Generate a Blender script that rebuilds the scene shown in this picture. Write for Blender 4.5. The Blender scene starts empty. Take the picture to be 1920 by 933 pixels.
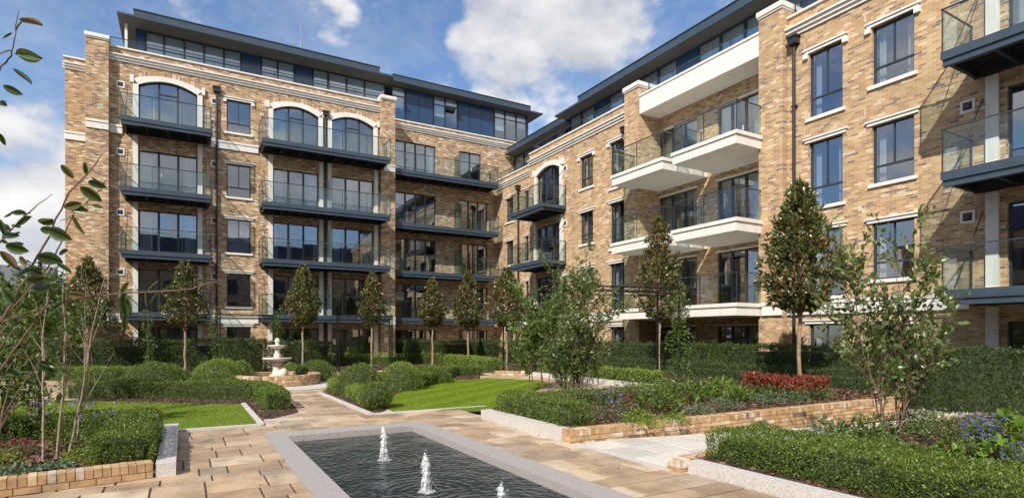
import bpy, math, random
import numpy as np
from mathutils import Vector
random.seed(7); rng = np.random.default_rng(7)
col = bpy.context.scene.collection
scn = bpy.context.scene
# ---------------------------------------------------------------- camera geometry
CS, CC, FP, HY, CH = .4976, .8674, 1072., 629., 1.6
def ray(px):
    a = (px-960)/FP
    return (CS+CC*a, CC-CS*a)
def G(px, py, z=0.):                       # point on the ground plane z
    x, y = ray(px); t = (CH-z)*FP/(py-HY); return (t*x, t*y)
def D(px, py, t):                          # point at depth t
    x, y = ray(px); return Vector((t*x, t*y, CH+(HY-py)*t/FP))
def UX(px, Y):                             # X of a column on the plane Y
    x, y = ray(px); return Y/y*x
def UY(px, X):
    x, y = ray(px); return X/x*y
# ---------------------------------------------------------------- mesh helpers
class MB:
    def __init__(s): s.v = []; s.f = []
    def add(s, vs, fs):
        o = len(s.v); s.v += [tuple(v) for v in vs]; s.f += [tuple(i+o for i in f) for f in fs]; return s
    def box(s, x0, x1, y0, y1, z0, z1):
        if x0 > x1: x0, x1 = x1, x0
        if y0 > y1: y0, y1 = y1, y0
        return s.add([(x0,y0,z0),(x1,y0,z0),(x1,y1,z0),(x0,y1,z0),(x0,y0,z1),(x1,y0,z1),(x1,y1,z1),(x0,y1,z1)],
              [(0,3,2,1),(4,5,6,7),(0,1,5,4),(1,2,6,5),(2,3,7,6),(3,0,4,7)])
    def tube(s, pts, rad, n=6):
        pts = [Vector(p) for p in pts]
        if not hasattr(rad, '__len__'): rad = [rad]*len(pts)
        o = len(s.v); ref = None
        for i, p in enumerate(pts):
            d = (pts[min(i+1, len(pts)-1)]-pts[max(i-1, 0)]).normalized()
            a = d.orthogonal().normalized() if ref is None else (ref-d*ref.dot(d))
            if a.length < 1e-4: a = d.orthogonal()
            a.normalize(); ref = a; b = d.cross(a)
            for k in range(n):
                t = 2*math.pi*k/n; s.v.append(tuple(p+(a*math.cos(t)+b*math.sin(t))*rad[i]))
        for i in range(len(pts)-1):
            for k in range(n):
                k2 = (k+1) % n; s.f.append((o+i*n+k, o+i*n+k2, o+(i+1)*n+k2, o+(i+1)*n+k))
        s.f.append(tuple(o+k for k in range(n))[::-1]); s.f.append(tuple(o+(len(pts)-1)*n+k for k in range(n)))
        return s
    def lathe(s, cx, cy, prof, n=32):
        o = len(s.v)
        for r, z in prof:
            for k in range(n):
                t = 2*math.pi*k/n; s.v.append((cx+r*math.cos(t), cy+r*math.sin(t), z))
        for i in range(len(prof)-1):
            for k in range(n):
                k2 = (k+1) % n; s.f.append((o+i*n+k, o+i*n+k2, o+(i+1)*n+k2, o+(i+1)*n+k))
        return s
    def prism(s, poly, z0, z1):
        n = len(poly)
        return s.add([(x,y,z0) for x,y in poly]+[(x,y,z1) for x,y in poly],
            [tuple(range(n))[::-1], tuple(range(n,2*n))]+[(i,(i+1)%n,(i+1)%n+n,i+n) for i in range(n)])
    def build(s, name, mat, parent=None, smooth=False):
        return link_mesh(name, np.array(s.v, dtype=float).reshape(-1,3), s.f, mat, parent, smooth)
def rootloc(p):
    l = Vector((0,0,0))
    while p: l = l+p.location; p = p.parent
    return l
def link_mesh(name, v, f, mat, parent=None, smooth=False):
    me = bpy.data.meshes.new(name)
    if parent is not None: v = v-np.array(rootloc(parent))
    if isinstance(f, np.ndarray):
        n, k = f.shape
        me.vertices.add(len(v)); me.vertices.foreach_set('co', v.ravel())
        me.loops.add(n*k); me.loops.foreach_set('vertex_index', f.ravel().astype(np.int32))
        me.polygons.add(n); me.polygons.foreach_set('loop_start', (np.arange(n)*k).astype(np.int32))
        me.update(calc_edges=True)
    else:
        me.from_pydata([tuple(a) for a in v], [], f); me.update()
    if smooth: me.polygons.foreach_set('use_smooth', [True]*len(me.polygons))
    me.materials.append(mat)
    o = bpy.data.objects.new(name, me); col.objects.link(o); o.parent = parent
    return o
def tag(o, label=None, cat=None, group=None, kind=None):
    if label: o['label'] = label
    if cat: o['category'] = cat
    if group: o['group'] = group
    if kind: o['kind'] = kind
    return o
def empty(name, loc, label, cat, group=None):
    o = bpy.data.objects.new(name, None); col.objects.link(o); o.location = loc; o.empty_display_size = .2
    return tag(o, label, cat, group)
def copy_tree(o, parent=None):
    c = o.copy(); col.objects.link(c); c.parent = parent
    for ch in [x for x in bpy.data.objects if x.parent == o]: copy_tree(ch, c)
    return c
# ---------------------------------------------------------------- materials
def newmat(name):
    m = bpy.data.materials.new(name); m.use_nodes = True
    nt = m.node_tree; b = nt.nodes['Principled BSDF']; return m, nt, b
def N(nt, t, **k):
    n = nt.nodes.new(t)
    for a, v in k.items(): setattr(n, a, v)
    return n
def math_(nt, op, a, b=None, c=None):
    n = N(nt, 'ShaderNodeMath', operation=op)
    for i, v in enumerate((a, b, c)):
        if v is None: continue
        if isinstance(v, (int, float)): n.inputs[i].default_value = v
        else: nt.links.new(v, n.inputs[i])
    return n.outputs[0]
def ramp(nt, fac, stops, const=False):
    r = N(nt, 'ShaderNodeValToRGB'); cr = r.color_ramp
    if const: cr.interpolation = 'CONSTANT'
    while len(cr.elements) < len(stops): cr.elements.new(.5)
    for e, (p, c) in zip(cr.elements, stops): e.position = p; e.color = (*c, 1)
    nt.links.new(fac, r.inputs[0]); return r.outputs[0]
def noise(nt, scale, detail=4, vec=None, rough=.55):
    n = N(nt, 'ShaderNodeTexNoise'); n.inputs['Scale'].default_value = scale; n.inputs['Detail'].default_value = detail
    n.inputs['Roughness'].default_value = rough
    if vec is None: vec = N(nt, 'ShaderNodeNewGeometry').outputs['Position']
    nt.links.new(vec, n.inputs['Vector']); return n.outputs['Fac']
def mixc(nt, fac, a, b, mode='MIX'):
    n = N(nt, 'ShaderNodeMix', data_type='RGBA', blend_type=mode)
    for i, v in ((0, fac), (6, a), (7, b)):
        if isinstance(v, (int, float)): n.inputs[i].default_value = v
        elif isinstance(v, tuple): n.inputs[i].default_value = (*v, 1)
        else: nt.links.new(v, n.inputs[i])
    return n.outputs[2]
def bump(nt, b, h, strength=.3, dist=.01):
    n = N(nt, 'ShaderNodeBump'); n.inputs['Strength'].default_value = strength; n.inputs['Distance'].default_value = dist
    nt.links.new(h, n.inputs['Height']); nt.links.new(n.outputs[0], b.inputs['Normal'])
def plain(name, c, rough=.5, metal=0., var=.12, scale=3., spec=.5, bmp=0.):
    m, nt, b = newmat(name)
    f = noise(nt, scale, 5)
    lo = tuple(x*(1-var) for x in c); hi = tuple(min(1, x*(1+var)) for x in c)
    nt.links.new(ramp(nt, f, [(.3, lo), (.7, hi)]), b.inputs['Base Color'])
    b.inputs['Roughness'].default_value = rough; b.inputs['Metallic'].default_value = metal
    b.inputs['Specular IOR Level'].default_value = spec
    if bmp: bump(nt, b, noise(nt, scale*12, 4), bmp, .004)
    return m
BR = [(.0,(.13,.105,.105)),(.12,(.23,.15,.105)),(.22,(.37,.215,.11)),(.38,(.51,.33,.165)),(.55,(.61,.44,.26)),(.68,(.41,.25,.125)),(.76,(.56,.38,.2)),(.88,(.78,.69,.57))]
def brickmat(name, stops, mortar=(.6,.5,.38)):
    m, nt, b = newmat(name); L = nt.links
    g = N(nt, 'ShaderNodeNewGeometry'); sp = N(nt, 'ShaderNodeSeparateXYZ'); L.new(g.outputs['Position'], sp.inputs[0])
    h = math_(nt, 'ADD', sp.outputs[0], sp.outputs[1]); z = sp.outputs[2]
    rowf = math_(nt, 'DIVIDE', math_(nt, 'ADD', z, 5.), .075); row = math_(nt, 'FLOOR', rowf)
    off = math_(nt, 'MULTIPLY', math_(nt, 'MODULO', row, 2.), .5)
    cf = math_(nt, 'ADD', math_(nt, 'DIVIDE', h, .225), off); cc = math_(nt, 'FLOOR', cf)
    cb = N(nt, 'ShaderNodeCombineXYZ'); L.new(cc, cb.inputs[0]); L.new(row, cb.inputs[1])
    wn = N(nt, 'ShaderNodeTexWhiteNoise', noise_dimensions='2D'); L.new(cb.outputs[0], wn.inputs['Vector'])
    cl = N(nt, 'ShaderNodeCombineXYZ'); L.new(math_(nt, 'MULTIPLY', cc, .22), cl.inputs[0]); L.new(math_(nt, 'MULTIPLY', row, .16), cl.inputs[1])
    nz = noise(nt, 1.6, 4, cl.outputs[0], .7)
    v = math_(nt, 'ADD', math_(nt, 'MULTIPLY', wn.outputs['Value'], .88), math_(nt, 'MULTIPLY', math_(nt, 'SUBTRACT', nz, .44), 1.15))
    c = ramp(nt, v, stops, True)
    wv = noise(nt, 30, 3); c = mixc(nt, math_(nt, 'MULTIPLY', wv, .35), c, (.22,.15,.1))
    mz = math_(nt, 'LESS_THAN', math_(nt, 'FRACT', rowf), .13); mx = math_(nt, 'LESS_THAN', math_(nt, 'FRACT', cf), .045)
    mm = math_(nt, 'MAXIMUM', mz, mx)
    mp = N(nt, 'ShaderNodeMapping'); mp.inputs['Scale'].default_value = (1.,1.,.3); L.new(g.outputs['Position'], mp.inputs[0])
    stn = ramp(nt, noise(nt, .9, 5, mp.outputs[0], .6), [(.42,(0,)*3),(.72,(.42,)*3)])
    c2 = mixc(nt, stn, mixc(nt, mm, c, mortar), (.27,.19,.12)); L.new(c2, b.inputs['Base Color'])
    b.inputs['Roughness'].default_value = .9; b.inputs['Specular IOR Level'].default_value = .2
    bump(nt, b, math_(nt, 'SUBTRACT', wv, mm), .5, .006); return m
def islandmat(name, stops, rough=.5, trans=0., spec=.5, wear=0., bmp=0., scl=8.):
    m, nt, b = newmat(name); L = nt.links
    g = N(nt, 'ShaderNodeNewGeometry'); c = ramp(nt, g.outputs['Random Per Island'], stops)
    if wear: c = mixc(nt, math_(nt, 'MULTIPLY', ramp(nt, noise(nt, scl, 6), [(.42,(0,0,0)),(.7,(1,1,1))]), wear), c, tuple(x*.55 for x in stops[0][1]))
    L.new(c, b.inputs['Base Color']); b.inputs['Roughness'].default_value = rough; b.inputs['Specular IOR Level'].default_value = spec
    if bmp: bump(nt, b, noise(nt, 60, 5), bmp, .004)
    if trans:
        tr = N(nt, 'ShaderNodeBsdfTranslucent'); L.new(mixc(nt, .5, c, (.25,.4,.04), 'MIX'), tr.inputs[0])
        mx = N(nt, 'ShaderNodeMixShader'); mx.inputs[0].default_value = trans
        L.new(b.outputs[0], mx.inputs[1]); L.new(tr.outputs[0], mx.inputs[2]); L.new(mx.outputs[0], nt.nodes['Material Output'].inputs[0])
    return m
def glassmat(name, tint, refl, rough=0.):
    m, nt, b = newmat(name); nt.nodes.remove(b); L = nt.links
    t = N(nt, 'ShaderNodeBsdfTransparent'); t.inputs[0].default_value = (*tint, 1)
    g = N(nt, 'ShaderNodeBsdfGlossy'); g.inputs['Roughness'].default_value = rough; g.inputs[0].default_value = (.9,.95,1,1)
    lw = N(nt, 'ShaderNodeLayerWeight'); lw.inputs[0].default_value = .5
    f = math_(nt, 'ADD', math_(nt, 'MULTIPLY', math_(nt, 'POWER', lw.outputs['Facing'], 4.), .7), refl)
    w = N(nt, 'ShaderNodeBump'); w.inputs['Strength'].default_value = .03; w.inputs['Distance'].default_value = .05
    L.new(noise(nt, 1.3, 1), w.inputs['Height']); L.new(w.outputs[0], g.inputs['Normal'])
    mx = N(nt, 'ShaderNodeMixShader'); L.new(f, mx.inputs[0]); L.new(t.outputs[0], mx.inputs[1]); L.new(g.outputs[0], mx.inputs[2])
    L.new(mx.outputs[0], nt.nodes['Material Output'].inputs[0]); return m
M = {}
M['brick'] = brickmat('brick', BR)
M['brick2'] = brickmat('brick_light', [(.0,(.2,.15,.14)),(.1,(.34,.22,.14)),(.2,(.46,.29,.15)),(.38,(.55,.36,.18)),(.55,(.63,.45,.26)),(.7,(.5,.31,.155)),(.8,(.6,.42,.23)),(.9,(.74,.6,.44))], (.64,.53,.4))
M['white'] = plain('white_render', (.76,.74,.70), .6, var=.05, bmp=.1)
nt = M['white'].node_tree; b = nt.nodes['Principled BSDF']; src = b.inputs['Base Color'].links[0].from_socket
mp = N(nt, 'ShaderNodeMapping'); mp.inputs['Scale'].default_value = (3.,3.,.35); nt.links.new(N(nt, 'ShaderNodeNewGeometry').outputs['Position'], mp.inputs[0])
nt.links.new(mixc(nt, ramp(nt, noise(nt, 1.6, 6, mp.outputs[0], .65), [(.5,(0,)*3),(.8,(.4,)*3)]), src, (.42,.38,.32)), b.inputs['Base Color'])
M['stone'] = plain('white_stone', (.74,.72,.68), .7, var=.06, scale=1.5, bmp=.1)
M['navy'] = plain('navy_metal', (.045,.07,.1), .35, .0, var=.1)
M['panel'] = plain('blue_panel', (.02,.055,.13), .22, .0, var=.1, scale=1)
M['frame'] = plain('window_frame', (.03,.04,.055), .4, var=.08)
M['dark'] = plain('dark_soffit', (.03,.035,.045), .6, var=.15)
M['soffit'] = plain('soffit', (.12,.115,.105), .7, var=.08)
M['pipe'] = plain('black_pipe', (.02,.022,.028), .4)
M['black'] = plain('black_steel', (.008,.01,.01), .4)
M['glass'] = glassmat('window_glass', (.5,.56,.6), .3)
M['pglass'] = glassmat('penthouse_glass', (.82,.87,.9), .2)
M['bglass'] = glassmat('balustrade_glass', (.87,.92,.92), .035)
M['frost'] = glassmat('screen_glass', (.55,.7,.68), .12, .2)
M['inner'] = plain('interior_wall', (.42,.4,.37), .8, var=.1)
M['curtain'] = plain('curtain', (.75,.76,.78), .8, var=.08, scale=9)
M['blind'] = plain('blind', (.78,.8,.82), .7, var=.05)
M['granite'] = plain('granite', (.35,.33,.315), .7, var=.35, scale=70, bmp=.2)
M['granite_w'] = plain('pale_granite', (.53,.5,.475), .75, var=.28, scale=55, bmp=.25)
M['fount'] = plain('fountain_stone', (.66,.57,.5), .6, var=.1, scale=8, bmp=.1)
M['joint'] = plain('joint_sand', (.09,.065,.045), .95, var=.3, scale=20)
M['soil'] = plain('soil', (.05,.03,.02), .95, var=.4, scale=15, bmp=.6)
M['ground'] = plain('ground', (.3,.26,.21), .9, var=.2, scale=.6)
M['chips'] = islandmat('bark', [(0,(.05,.025,.015)),(.5,(.12,.055,.03)),(1,(.26,.14,.08))], .85)
SL = [(0,(.28,.195,.125)),(.15,(.5,.38,.25)),(.3,(.4,.28,.175)),(.5,(.6,.49,.36)),(.62,(.43,.32,.21)),(.78,(.54,.39,.25)),(.88,(.33,.27,.21)),(1,(.57,.45,.31))]
M['slab'] = islandmat('sandstone', SL, .6, wear=.6, bmp=.4, scl=2.6, spec=.35)
M['slabg'] = islandmat('grey_sandstone', [(0,(.5,.47,.43)),(.5,(.6,.57,.52)),(1,(.68,.64,.58))], .65, wear=.25, bmp=.25, scl=1.6)
M['pbrick'] = islandmat('edging_brick', [(0,(.34,.2,.11)),(.15,(.5,.32,.17)),(.45,(.56,.39,.22)),(.6,(.44,.27,.14)),(.82,(.68,.48,.29)),(.92,(.74,.66,.54)),(.96,(.3,.22,.18)),(1,(.14,.12,.13))], .85, wear=.6, bmp=.5, scl=9, spec=.2)
M['mortar'] = plain('mortar', (.4,.3,.19), .95, var=.15, scale=20)
M['bark'] = plain('tree_bark', (.3,.21,.135), .9, var=.35, scale=14, bmp=.5)
M['barkd'] = plain('twig_bark', (.14,.085,.06), .8, var=.4, scale=20)
M['barkg'] = plain('pale_bark', (.3,.24,.18), .85, var=.35, scale=20)
def lm(name, cs, rough=.45, tr=.25, spec=.5):
    n = len(cs); M[name] = islandmat(name, [(i/(n-1), c) for i, c in enumerate(cs)], rough, tr, spec)
lm('box', [(.045,.08,.014),(.1,.155,.024),(.17,.25,.038),(.07,.115,.018),(.28,.36,.08)], .42, .3)
lm('boxlight', [(.09,.15,.016),(.16,.24,.028),(.22,.31,.04),(.3,.38,.07)], .45, .3)
lm('yew', [(.022,.042,.012),(.05,.085,.018),(.035,.062,.015),(.1,.14,.03)], .45, .2)
lm('yewl', [(.04,.075,.014),(.07,.13,.02),(.11,.17,.03)], .5, .2)
lm('magnolia', [(.03,.055,.014),(.05,.09,.022),(.04,.07,.018),(.09,.13,.035),(.06,.1,.024),(.2,.11,.04),(.33,.17,.07),(.11,.15,.05)], .27, .15, .7)
lm('shrub', [(.05,.09,.02),(.09,.15,.035),(.13,.2,.05),(.17,.23,.08),(.08,.13,.03)], .32, .3, .6)
lm('climber', [(.04,.08,.015),(.08,.15,.022),(.14,.22,.035),(.06,.11,.02)], .4, .3)
lm('bigleaf', [(.02,.04,.012),(.03,.06,.015),(.045,.08,.02),(.035,.06,.02),(.07,.1,.025),(.16,.07,.03)], .33, .22, .55)
lm('redleaf', [(.16,.03,.02),(.36,.05,.04),(.12,.04,.02),(.42,.09,.06),(.25,.03,.03)], .4, .3)
lm('yellow', [(.15,.24,.02),(.25,.33,.03),(.3,.36,.05)], .45, .35)
lm('lime', [(.1,.2,.02),(.16,.28,.03),(.22,.3,.04)], .45, .35)
lm('greyleaf', [(.07,.13,.08),(.12,.19,.12),(.16,.24,.16)], .5, .2)
lm('purple', [(.2,.13,.5),(.3,.2,.62),(.38,.3,.7)], .6, .3)
lm('blue', [(.1,.09,.5),(.18,.15,.65),(.3,.28,.75)], .6, .3)
lm('pink', [(.5,.04,.12),(.6,.08,.2),(.35,.03,.08)], .6, .3)
lm('grass', [(.12,.2,.012),(.18,.28,.016),(.24,.35,.022),(.31,.41,.035)], .6, .35, .2)
lm('drytwig', [(.2,.12,.06),(.3,.2,.1),(.12,.07,.04)], .7, .1)
lm('fartree', [(.03,.06,.02),(.05,.09,.025),(.08,.13,.04)], .5, .2)
M['core'] = plain('hedge_core', (.035,.05,.015), .9, var=.5, scale=12)
M['lawnbase'] = plain('lawn_base', (.12,.17,.015), .9, var=.25, scale=4)
M['hroof'] = plain('slate_roof', (.12,.12,.14), .8)
M['hwall'] = plain('far_render', (.45,.45,.45), .8)
# water
m, nt, b = newmat('water'); b.inputs['Base Color'].default_value = (.012,.022,.024,1); b.inputs['Roughness'].default_value = .04; b.inputs['IOR'].default_value = 1.33
g = N(nt, 'ShaderNodeNewGeometry')
n1 = noise(nt, 1.5, 6, None, .58); n2 = noise(nt, 7, 3)
hs = math_(nt, 'ADD', n1, math_(nt, 'MULTIPLY', n2, .35))
J1, J2, J3 = G(721, 849), G(800, 905), G(942, 948)
for j, k in ((J1,.16),(J2,.16),(J3,.16)):
    vd = N(nt, 'ShaderNodeVectorMath', operation='DISTANCE'); nt.links.new(g.outputs['Position'], vd.inputs[0]); vd.inputs[1].default_value = (j[0], j[1], -.05)
    s = math_(nt, 'MULTIPLY', math_(nt, 'SINE', math_(nt, 'MULTIPLY', vd.outputs['Value'], 55.)), math_(nt, 'DIVIDE', .02, math_(nt, 'ADD', vd.outputs['Value'], .15)))
    hs = math_(nt, 'ADD', hs, s)
bump(nt, b, hs, 1., .1); M['water'] = m
# jet foam
m, nt, b = newmat('foam'); b.inputs['Base Color'].default_value = (.9,.93,.96,1); b.inputs['Roughness'].default_value = .3
t = N(nt, 'ShaderNodeBsdfTransparent'); mx = N(nt, 'ShaderNodeMixShader')
nt.links.new(ramp(nt, noise(nt, 38, 3), [(.4,(.05,)*3),(.6,(.85,)*3)]), mx.inputs[0]); nt.links.new(t.outputs[0], mx.inputs[1]); nt.links.new(b.outputs[0], mx.inputs[2])
nt.links.new(mx.outputs[0], nt.nodes['Material Output'].inputs[0]); M['foam'] = m
# ---------------------------------------------------------------- world, sun, camera
EL = math.radians(40); SD = Vector((-.799*math.cos(EL), -.602*math.cos(EL), math.sin(EL)))
w = bpy.data.worlds.new('World'); scn.world = w; w.use_nodes = True; nt = w.node_tree; L = nt.links
bg = nt.nodes['Background']; bg.inputs[1].default_value = .11
sky = N(nt, 'ShaderNodeTexSky', sky_type='NISHITA'); sky.sun_disc = False; sky.sun_elevation = EL; sky.sun_rotation = math.atan2(SD.x, SD.y) % (2*math.pi)
sky.altitude = 50; sky.air_density = 1.; sky.dust_density = .6; sky.ozone_density = 2.2
tc = N(nt, 'ShaderNodeTexCoord'); dv = tc.outputs['Generated']
def cl_noise(scale, off=(0,0,0), det=7, rough=.55):
    mp = N(nt, 'ShaderNodeMapping'); mp.inputs['Location'].default_value = off; mp.inputs['Scale'].default_value = (1,1,1.7)
    L.new(dv, mp.inputs[0]); return noise(nt, scale, det, mp.outputs[0], rough)
acc = None
BL = [(1010,85,135,1),(1130,55,140,1),(905,95,80,.85),(960,30,110,1),(1200,40,70,.8),(945,165,75,1),(1060,185,80,.8),(620,40,65,.55),(570,55,45,.5),(365,8,60,.6),(60,300,150,.95),(20,400,190,1.),(110,230,70,.7),(830,150,45,.6),(1320,60,70,.45),(700,190,40,.4),(1010,235,60,.5)]
for px, py, r, k in BL:
    x, y = ray(px); c = Vector((x, y, (HY-py)/FP)); ln = c.length; c.normalize()
    ang = r/FP/ln/ (ln**.5)
    dt = N(nt, 'ShaderNodeVectorMath', operation='DOT_PRODUCT'); L.new(dv, dt.inputs[0]); dt.inputs[1].default_value = c
    mr = N(nt, 'ShaderNodeMapRange', interpolation_type='SMOOTHSTEP'); L.new(dt.outputs['Value'], mr.inputs[0])
    mr.inputs[1].default_value = math.cos(ang*1.35); mr.inputs[2].default_value = math.cos(ang*.25); mr.inputs[3].default_value = 0; mr.inputs[4].default_value = k
    acc = mr.outputs[0] if acc is None else math_(nt, 'MAXIMUM', acc, mr.outputs[0])
sz = N(nt, 'ShaderNodeSeparateXYZ'); L.new(dv, sz.inputs[0])
back = N(nt, 'ShaderNodeMapRange'); L.new(math_(nt, 'ADD', math_(nt, 'MULTIPLY', sz.outputs[0], CS), math_(nt, 'MULTIPLY', sz.outputs[1], CC)), back.inputs[0])
back.inputs[1].default_value = .35; back.inputs[2].default_value = -.1; back.inputs[3].default_value = 0.; back.inputs[4].default_value = .8
big = cl_noise(2.2, (3,1,5), 3)
acc = math_(nt, 'MAXIMUM', acc, math_(nt, 'MULTIPLY', back.outputs[0], math_(nt, 'MULTIPLY', big, 1.9)))
n1 = cl_noise(4.6, (0,0,0), 9, .55); n2 = cl_noise(4.6, (-.03,-.02,.06), 9, .55); wisp = cl_noise(3.2, (7,2,1), 8, .7)
dens = math_(nt, 'ADD', math_(nt, 'MULTIPLY', acc, .62), math_(nt, 'MULTIPLY', math_(nt, 'SUBTRACT', n1, .5), 1.9))
al = N(nt, 'ShaderNodeMapRange', interpolation_type='SMOOTHSTEP'); L.new(dens, al.inputs[0]); al.inputs[1].default_value = .2; al.inputs[2].default_value = .48
ws = N(nt, 'ShaderNodeMapRange'); L.new(wisp, ws.inputs[0]); ws.inputs[1].default_value = .47; ws.inputs[2].default_value = .75; ws.inputs[4].default_value = .38
alpha = math_(nt, 'MAXIMUM', al.outputs[0], ws.outputs[0])
lit = math_(nt, 'ADD', .6, math_(nt, 'MULTIPLY', math_(nt, 'SUBTRACT', n1, n2), 3.0))
thick = N(nt, 'ShaderNodeMapRange'); L.new(dens, thick.inputs[0]); thick.inputs[1].default_value = .35; thick.inputs[2].default_value = .95; thick.inputs[3].default_value = .12; thick.inputs[4].default_value = -.36
lit = math_(nt, 'ADD', lit, thick.outputs[0])
cc = ramp(nt, lit, [(.1,(3.2,3.45,4.0)),(.55,(5.0,5.1,5.4)),(1.,(7.0,6.9,6.8))])
skyc = mixc(nt, 1., sky.outputs[0], (1.0,1.1,1.2), 'MULTIPLY')
L.new(mixc(nt, alpha, skyc, cc), bg.inputs[0])
sl = bpy.data.lights.new('sun', 'SUN'); sl.energy = 4.3; sl.angle = math.radians(.5); sl.color = (1,.93,.83)
so = bpy.data.objects.new('sun', sl); col.objects.link(so); so.rotation_euler = (-SD).to_track_quat('-Z', 'Y').to_euler()
cam = bpy.data.cameras.new('camera'); co = bpy.data.objects.new('camera', cam); col.objects.link(co); scn.camera = co
co.location = (0,0,CH); co.rotation_euler = (math.pi/2, 0, -math.atan2(CS, CC)); cam.sensor_width = 36; cam.lens = FP/1920*36
cam.shift_y = (HY-466.5)/1920; cam.clip_end = 3000; cam.clip_start = .05
scn.view_settings.view_transform = 'Standard'; scn.view_settings.look = 'None'; scn.view_settings.exposure = .4; scn.view_settings.gamma = 1
scn.render.resolution_x = 1920; scn.render.resolution_y = 933
scn.cycles.max_bounces = 6; scn.cycles.transparent_max_bounces = 12; scn.cycles.glossy_bounces = 3; scn.cycles.diffuse_bounces = 3
# ---------------------------------------------------------------- facade helpers
ZB = -.3
class Fr:                                   # facade frame: u along the wall, d outward, z up
    def __init__(s, kind, c): s.k = kind; s.c = c
    def p(s, u, d, z): return (u, s.c-d, z+ZB) if s.k == 'A' else (s.c-d, u, z+ZB)
    def box(s, mb, u0, u1, d0, d1, z0, z1):
        a = s.p(u0, d0, z0); b_ = s.p(u1, d1, z1); return mb.box(a[0], b_[0], a[1], b_[1], a[2], b_[2])
def wall(mb, F, u0, u1, z0, z1, ops, thick=.3):
    us = sorted({u0, u1, *[v for o in ops for v in (max(u0, o[0]), min(u1, o[1]))]}); zs = sorted({z0, z1, *[v for o in ops for v in o[2:4]]})
    for i in range(len(us)-1):
        zz = None
        for j in range(len(zs)-1):
            uc, zc = (us[i]+us[i+1])/2, (zs[j]+zs[j+1])/2
            hole = any(o[0] < uc < o[1] and o[2] < zc < o[3] for o in ops)
            if not hole: zz = zz or zs[j]
            if zz is not None and (hole or j == len(zs)-2):
                top = zs[j] if hole else zs[j+1]
                F.box(mb, us[i], us[i+1], -thick, 0, zz, top); zz = None
def window(F, root, u0, u1, z0, z1, style='w', lintel=True, curtain=0, ears=False):
    f = MB(); t = .055; da, db = -.17, -.1
    F.box(f, u0, u0+t, da, db, z0, z1); F.box(f, u1-t, u1, da, db, z0, z1)
    F.box(f, u0+t, u1-t, da, db, z0, z0+t); F.box(f, u0+t, u1-t, da, db, z1-t, z1)
    um = (u0+u1)/2
    if style == 'w':
        zt = z0+(z1-z0)*.3
        F.box(f, u0+t, u1-t, da, db-.002, zt-.03, zt+.03); F.box(f, um-.02, um+.02, da, db-.003, zt+.03, z1-t)
    else:
        n = style
        for k in range(1, n):
            uu = u0+(u1-u0)*k/n; F.box(f, uu-.055, uu+.055, da, db-.002, z0+t, z1-t)
    o = f.build('window' if style == 'w' else 'balcony_door', M['frame'], root)
    g = MB(); nn = style if style != 'w' else 1
    for k in range(nn):
        a, b_ = u0+(u1-u0)*k/nn+.03, u0+(u1-u0)*(k+1)/nn-.03; e = [random.uniform(-.006,.006) for _ in range(2)]
        e = [e[0]+random.uniform(-.003,.003), e[1], e[0], e[1]+random.uniform(-.003,.003)]
        g = MB(); g.add([F.p(a,-.135+e[0],z0+.03), F.p(b_,-.135+e[1],z0+.03), F.p(b_,-.135-e[0],z1-.03), F.p(a,-.135-e[1],z1-.03)], [(0,1,2,3)]); g.build('pane', M['glass'], o)
    if style != 'w':
        h = MB(); uu = u0+(u1-u0)/style+.1; F.box(h, uu, uu+.03, -.1, -.05, z0+1., z0+1.2); h.build('handle', M['white'], o)
    if style == 'w':
        s_ = MB(); F.box(s_, u0-.1, u1+.1, -.1, .07, z0-.11, z0-.002); s_.build('sill', M['white'], o)
    if lintel:
        l = MB(); F.box(l, u0-.13, u1+.13, 0, .05, z1+.002, z1+.1); F.box(l, u0-.18, u1+.18, 0, .09, z1+.1, z1+.15)
        if ears:
            F.box(l, u0-.18, u0-.02, 0, .09, z1-.16, z1+.002); F.box(l, u1+.02, u1+.18, 0, .09, z1-.16, z1+.002)
        l.build('lintel', M['white'], o)
    if curtain:
        c = MB(); n = 22; wd = (u1-u0)
        spans = {5: [(u1-.26, u1-.07)], 6: [(u0+.07, u0+.3), (u1-.26, u1-.07)], 1: [(u0+.08, u0+wd*.2)], 2: [(u0+.08, u0+wd*.22), (u1-wd*.22, u1-.08)], 3: [(u0+.08, u1-.08)], 4: [(u0+wd*.35, u0+wd*.5)]}[curtain]
        for a, b_ in spans:
            m_ = max(4, int((b_-a)*18))
            for k in range(m_):
                p = [F.p(a+(b_-a)*(k+e)/m_, -.32-.05*((k+e) % 2), zz) for e in (0, 1) for zz in (z0+.03, z1-.05)]
                c.add([p[0], p[2], p[3], p[1]], [(0,1,2,3)])
        c.build('curtain', M['curtain'], o)
    return o
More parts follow.
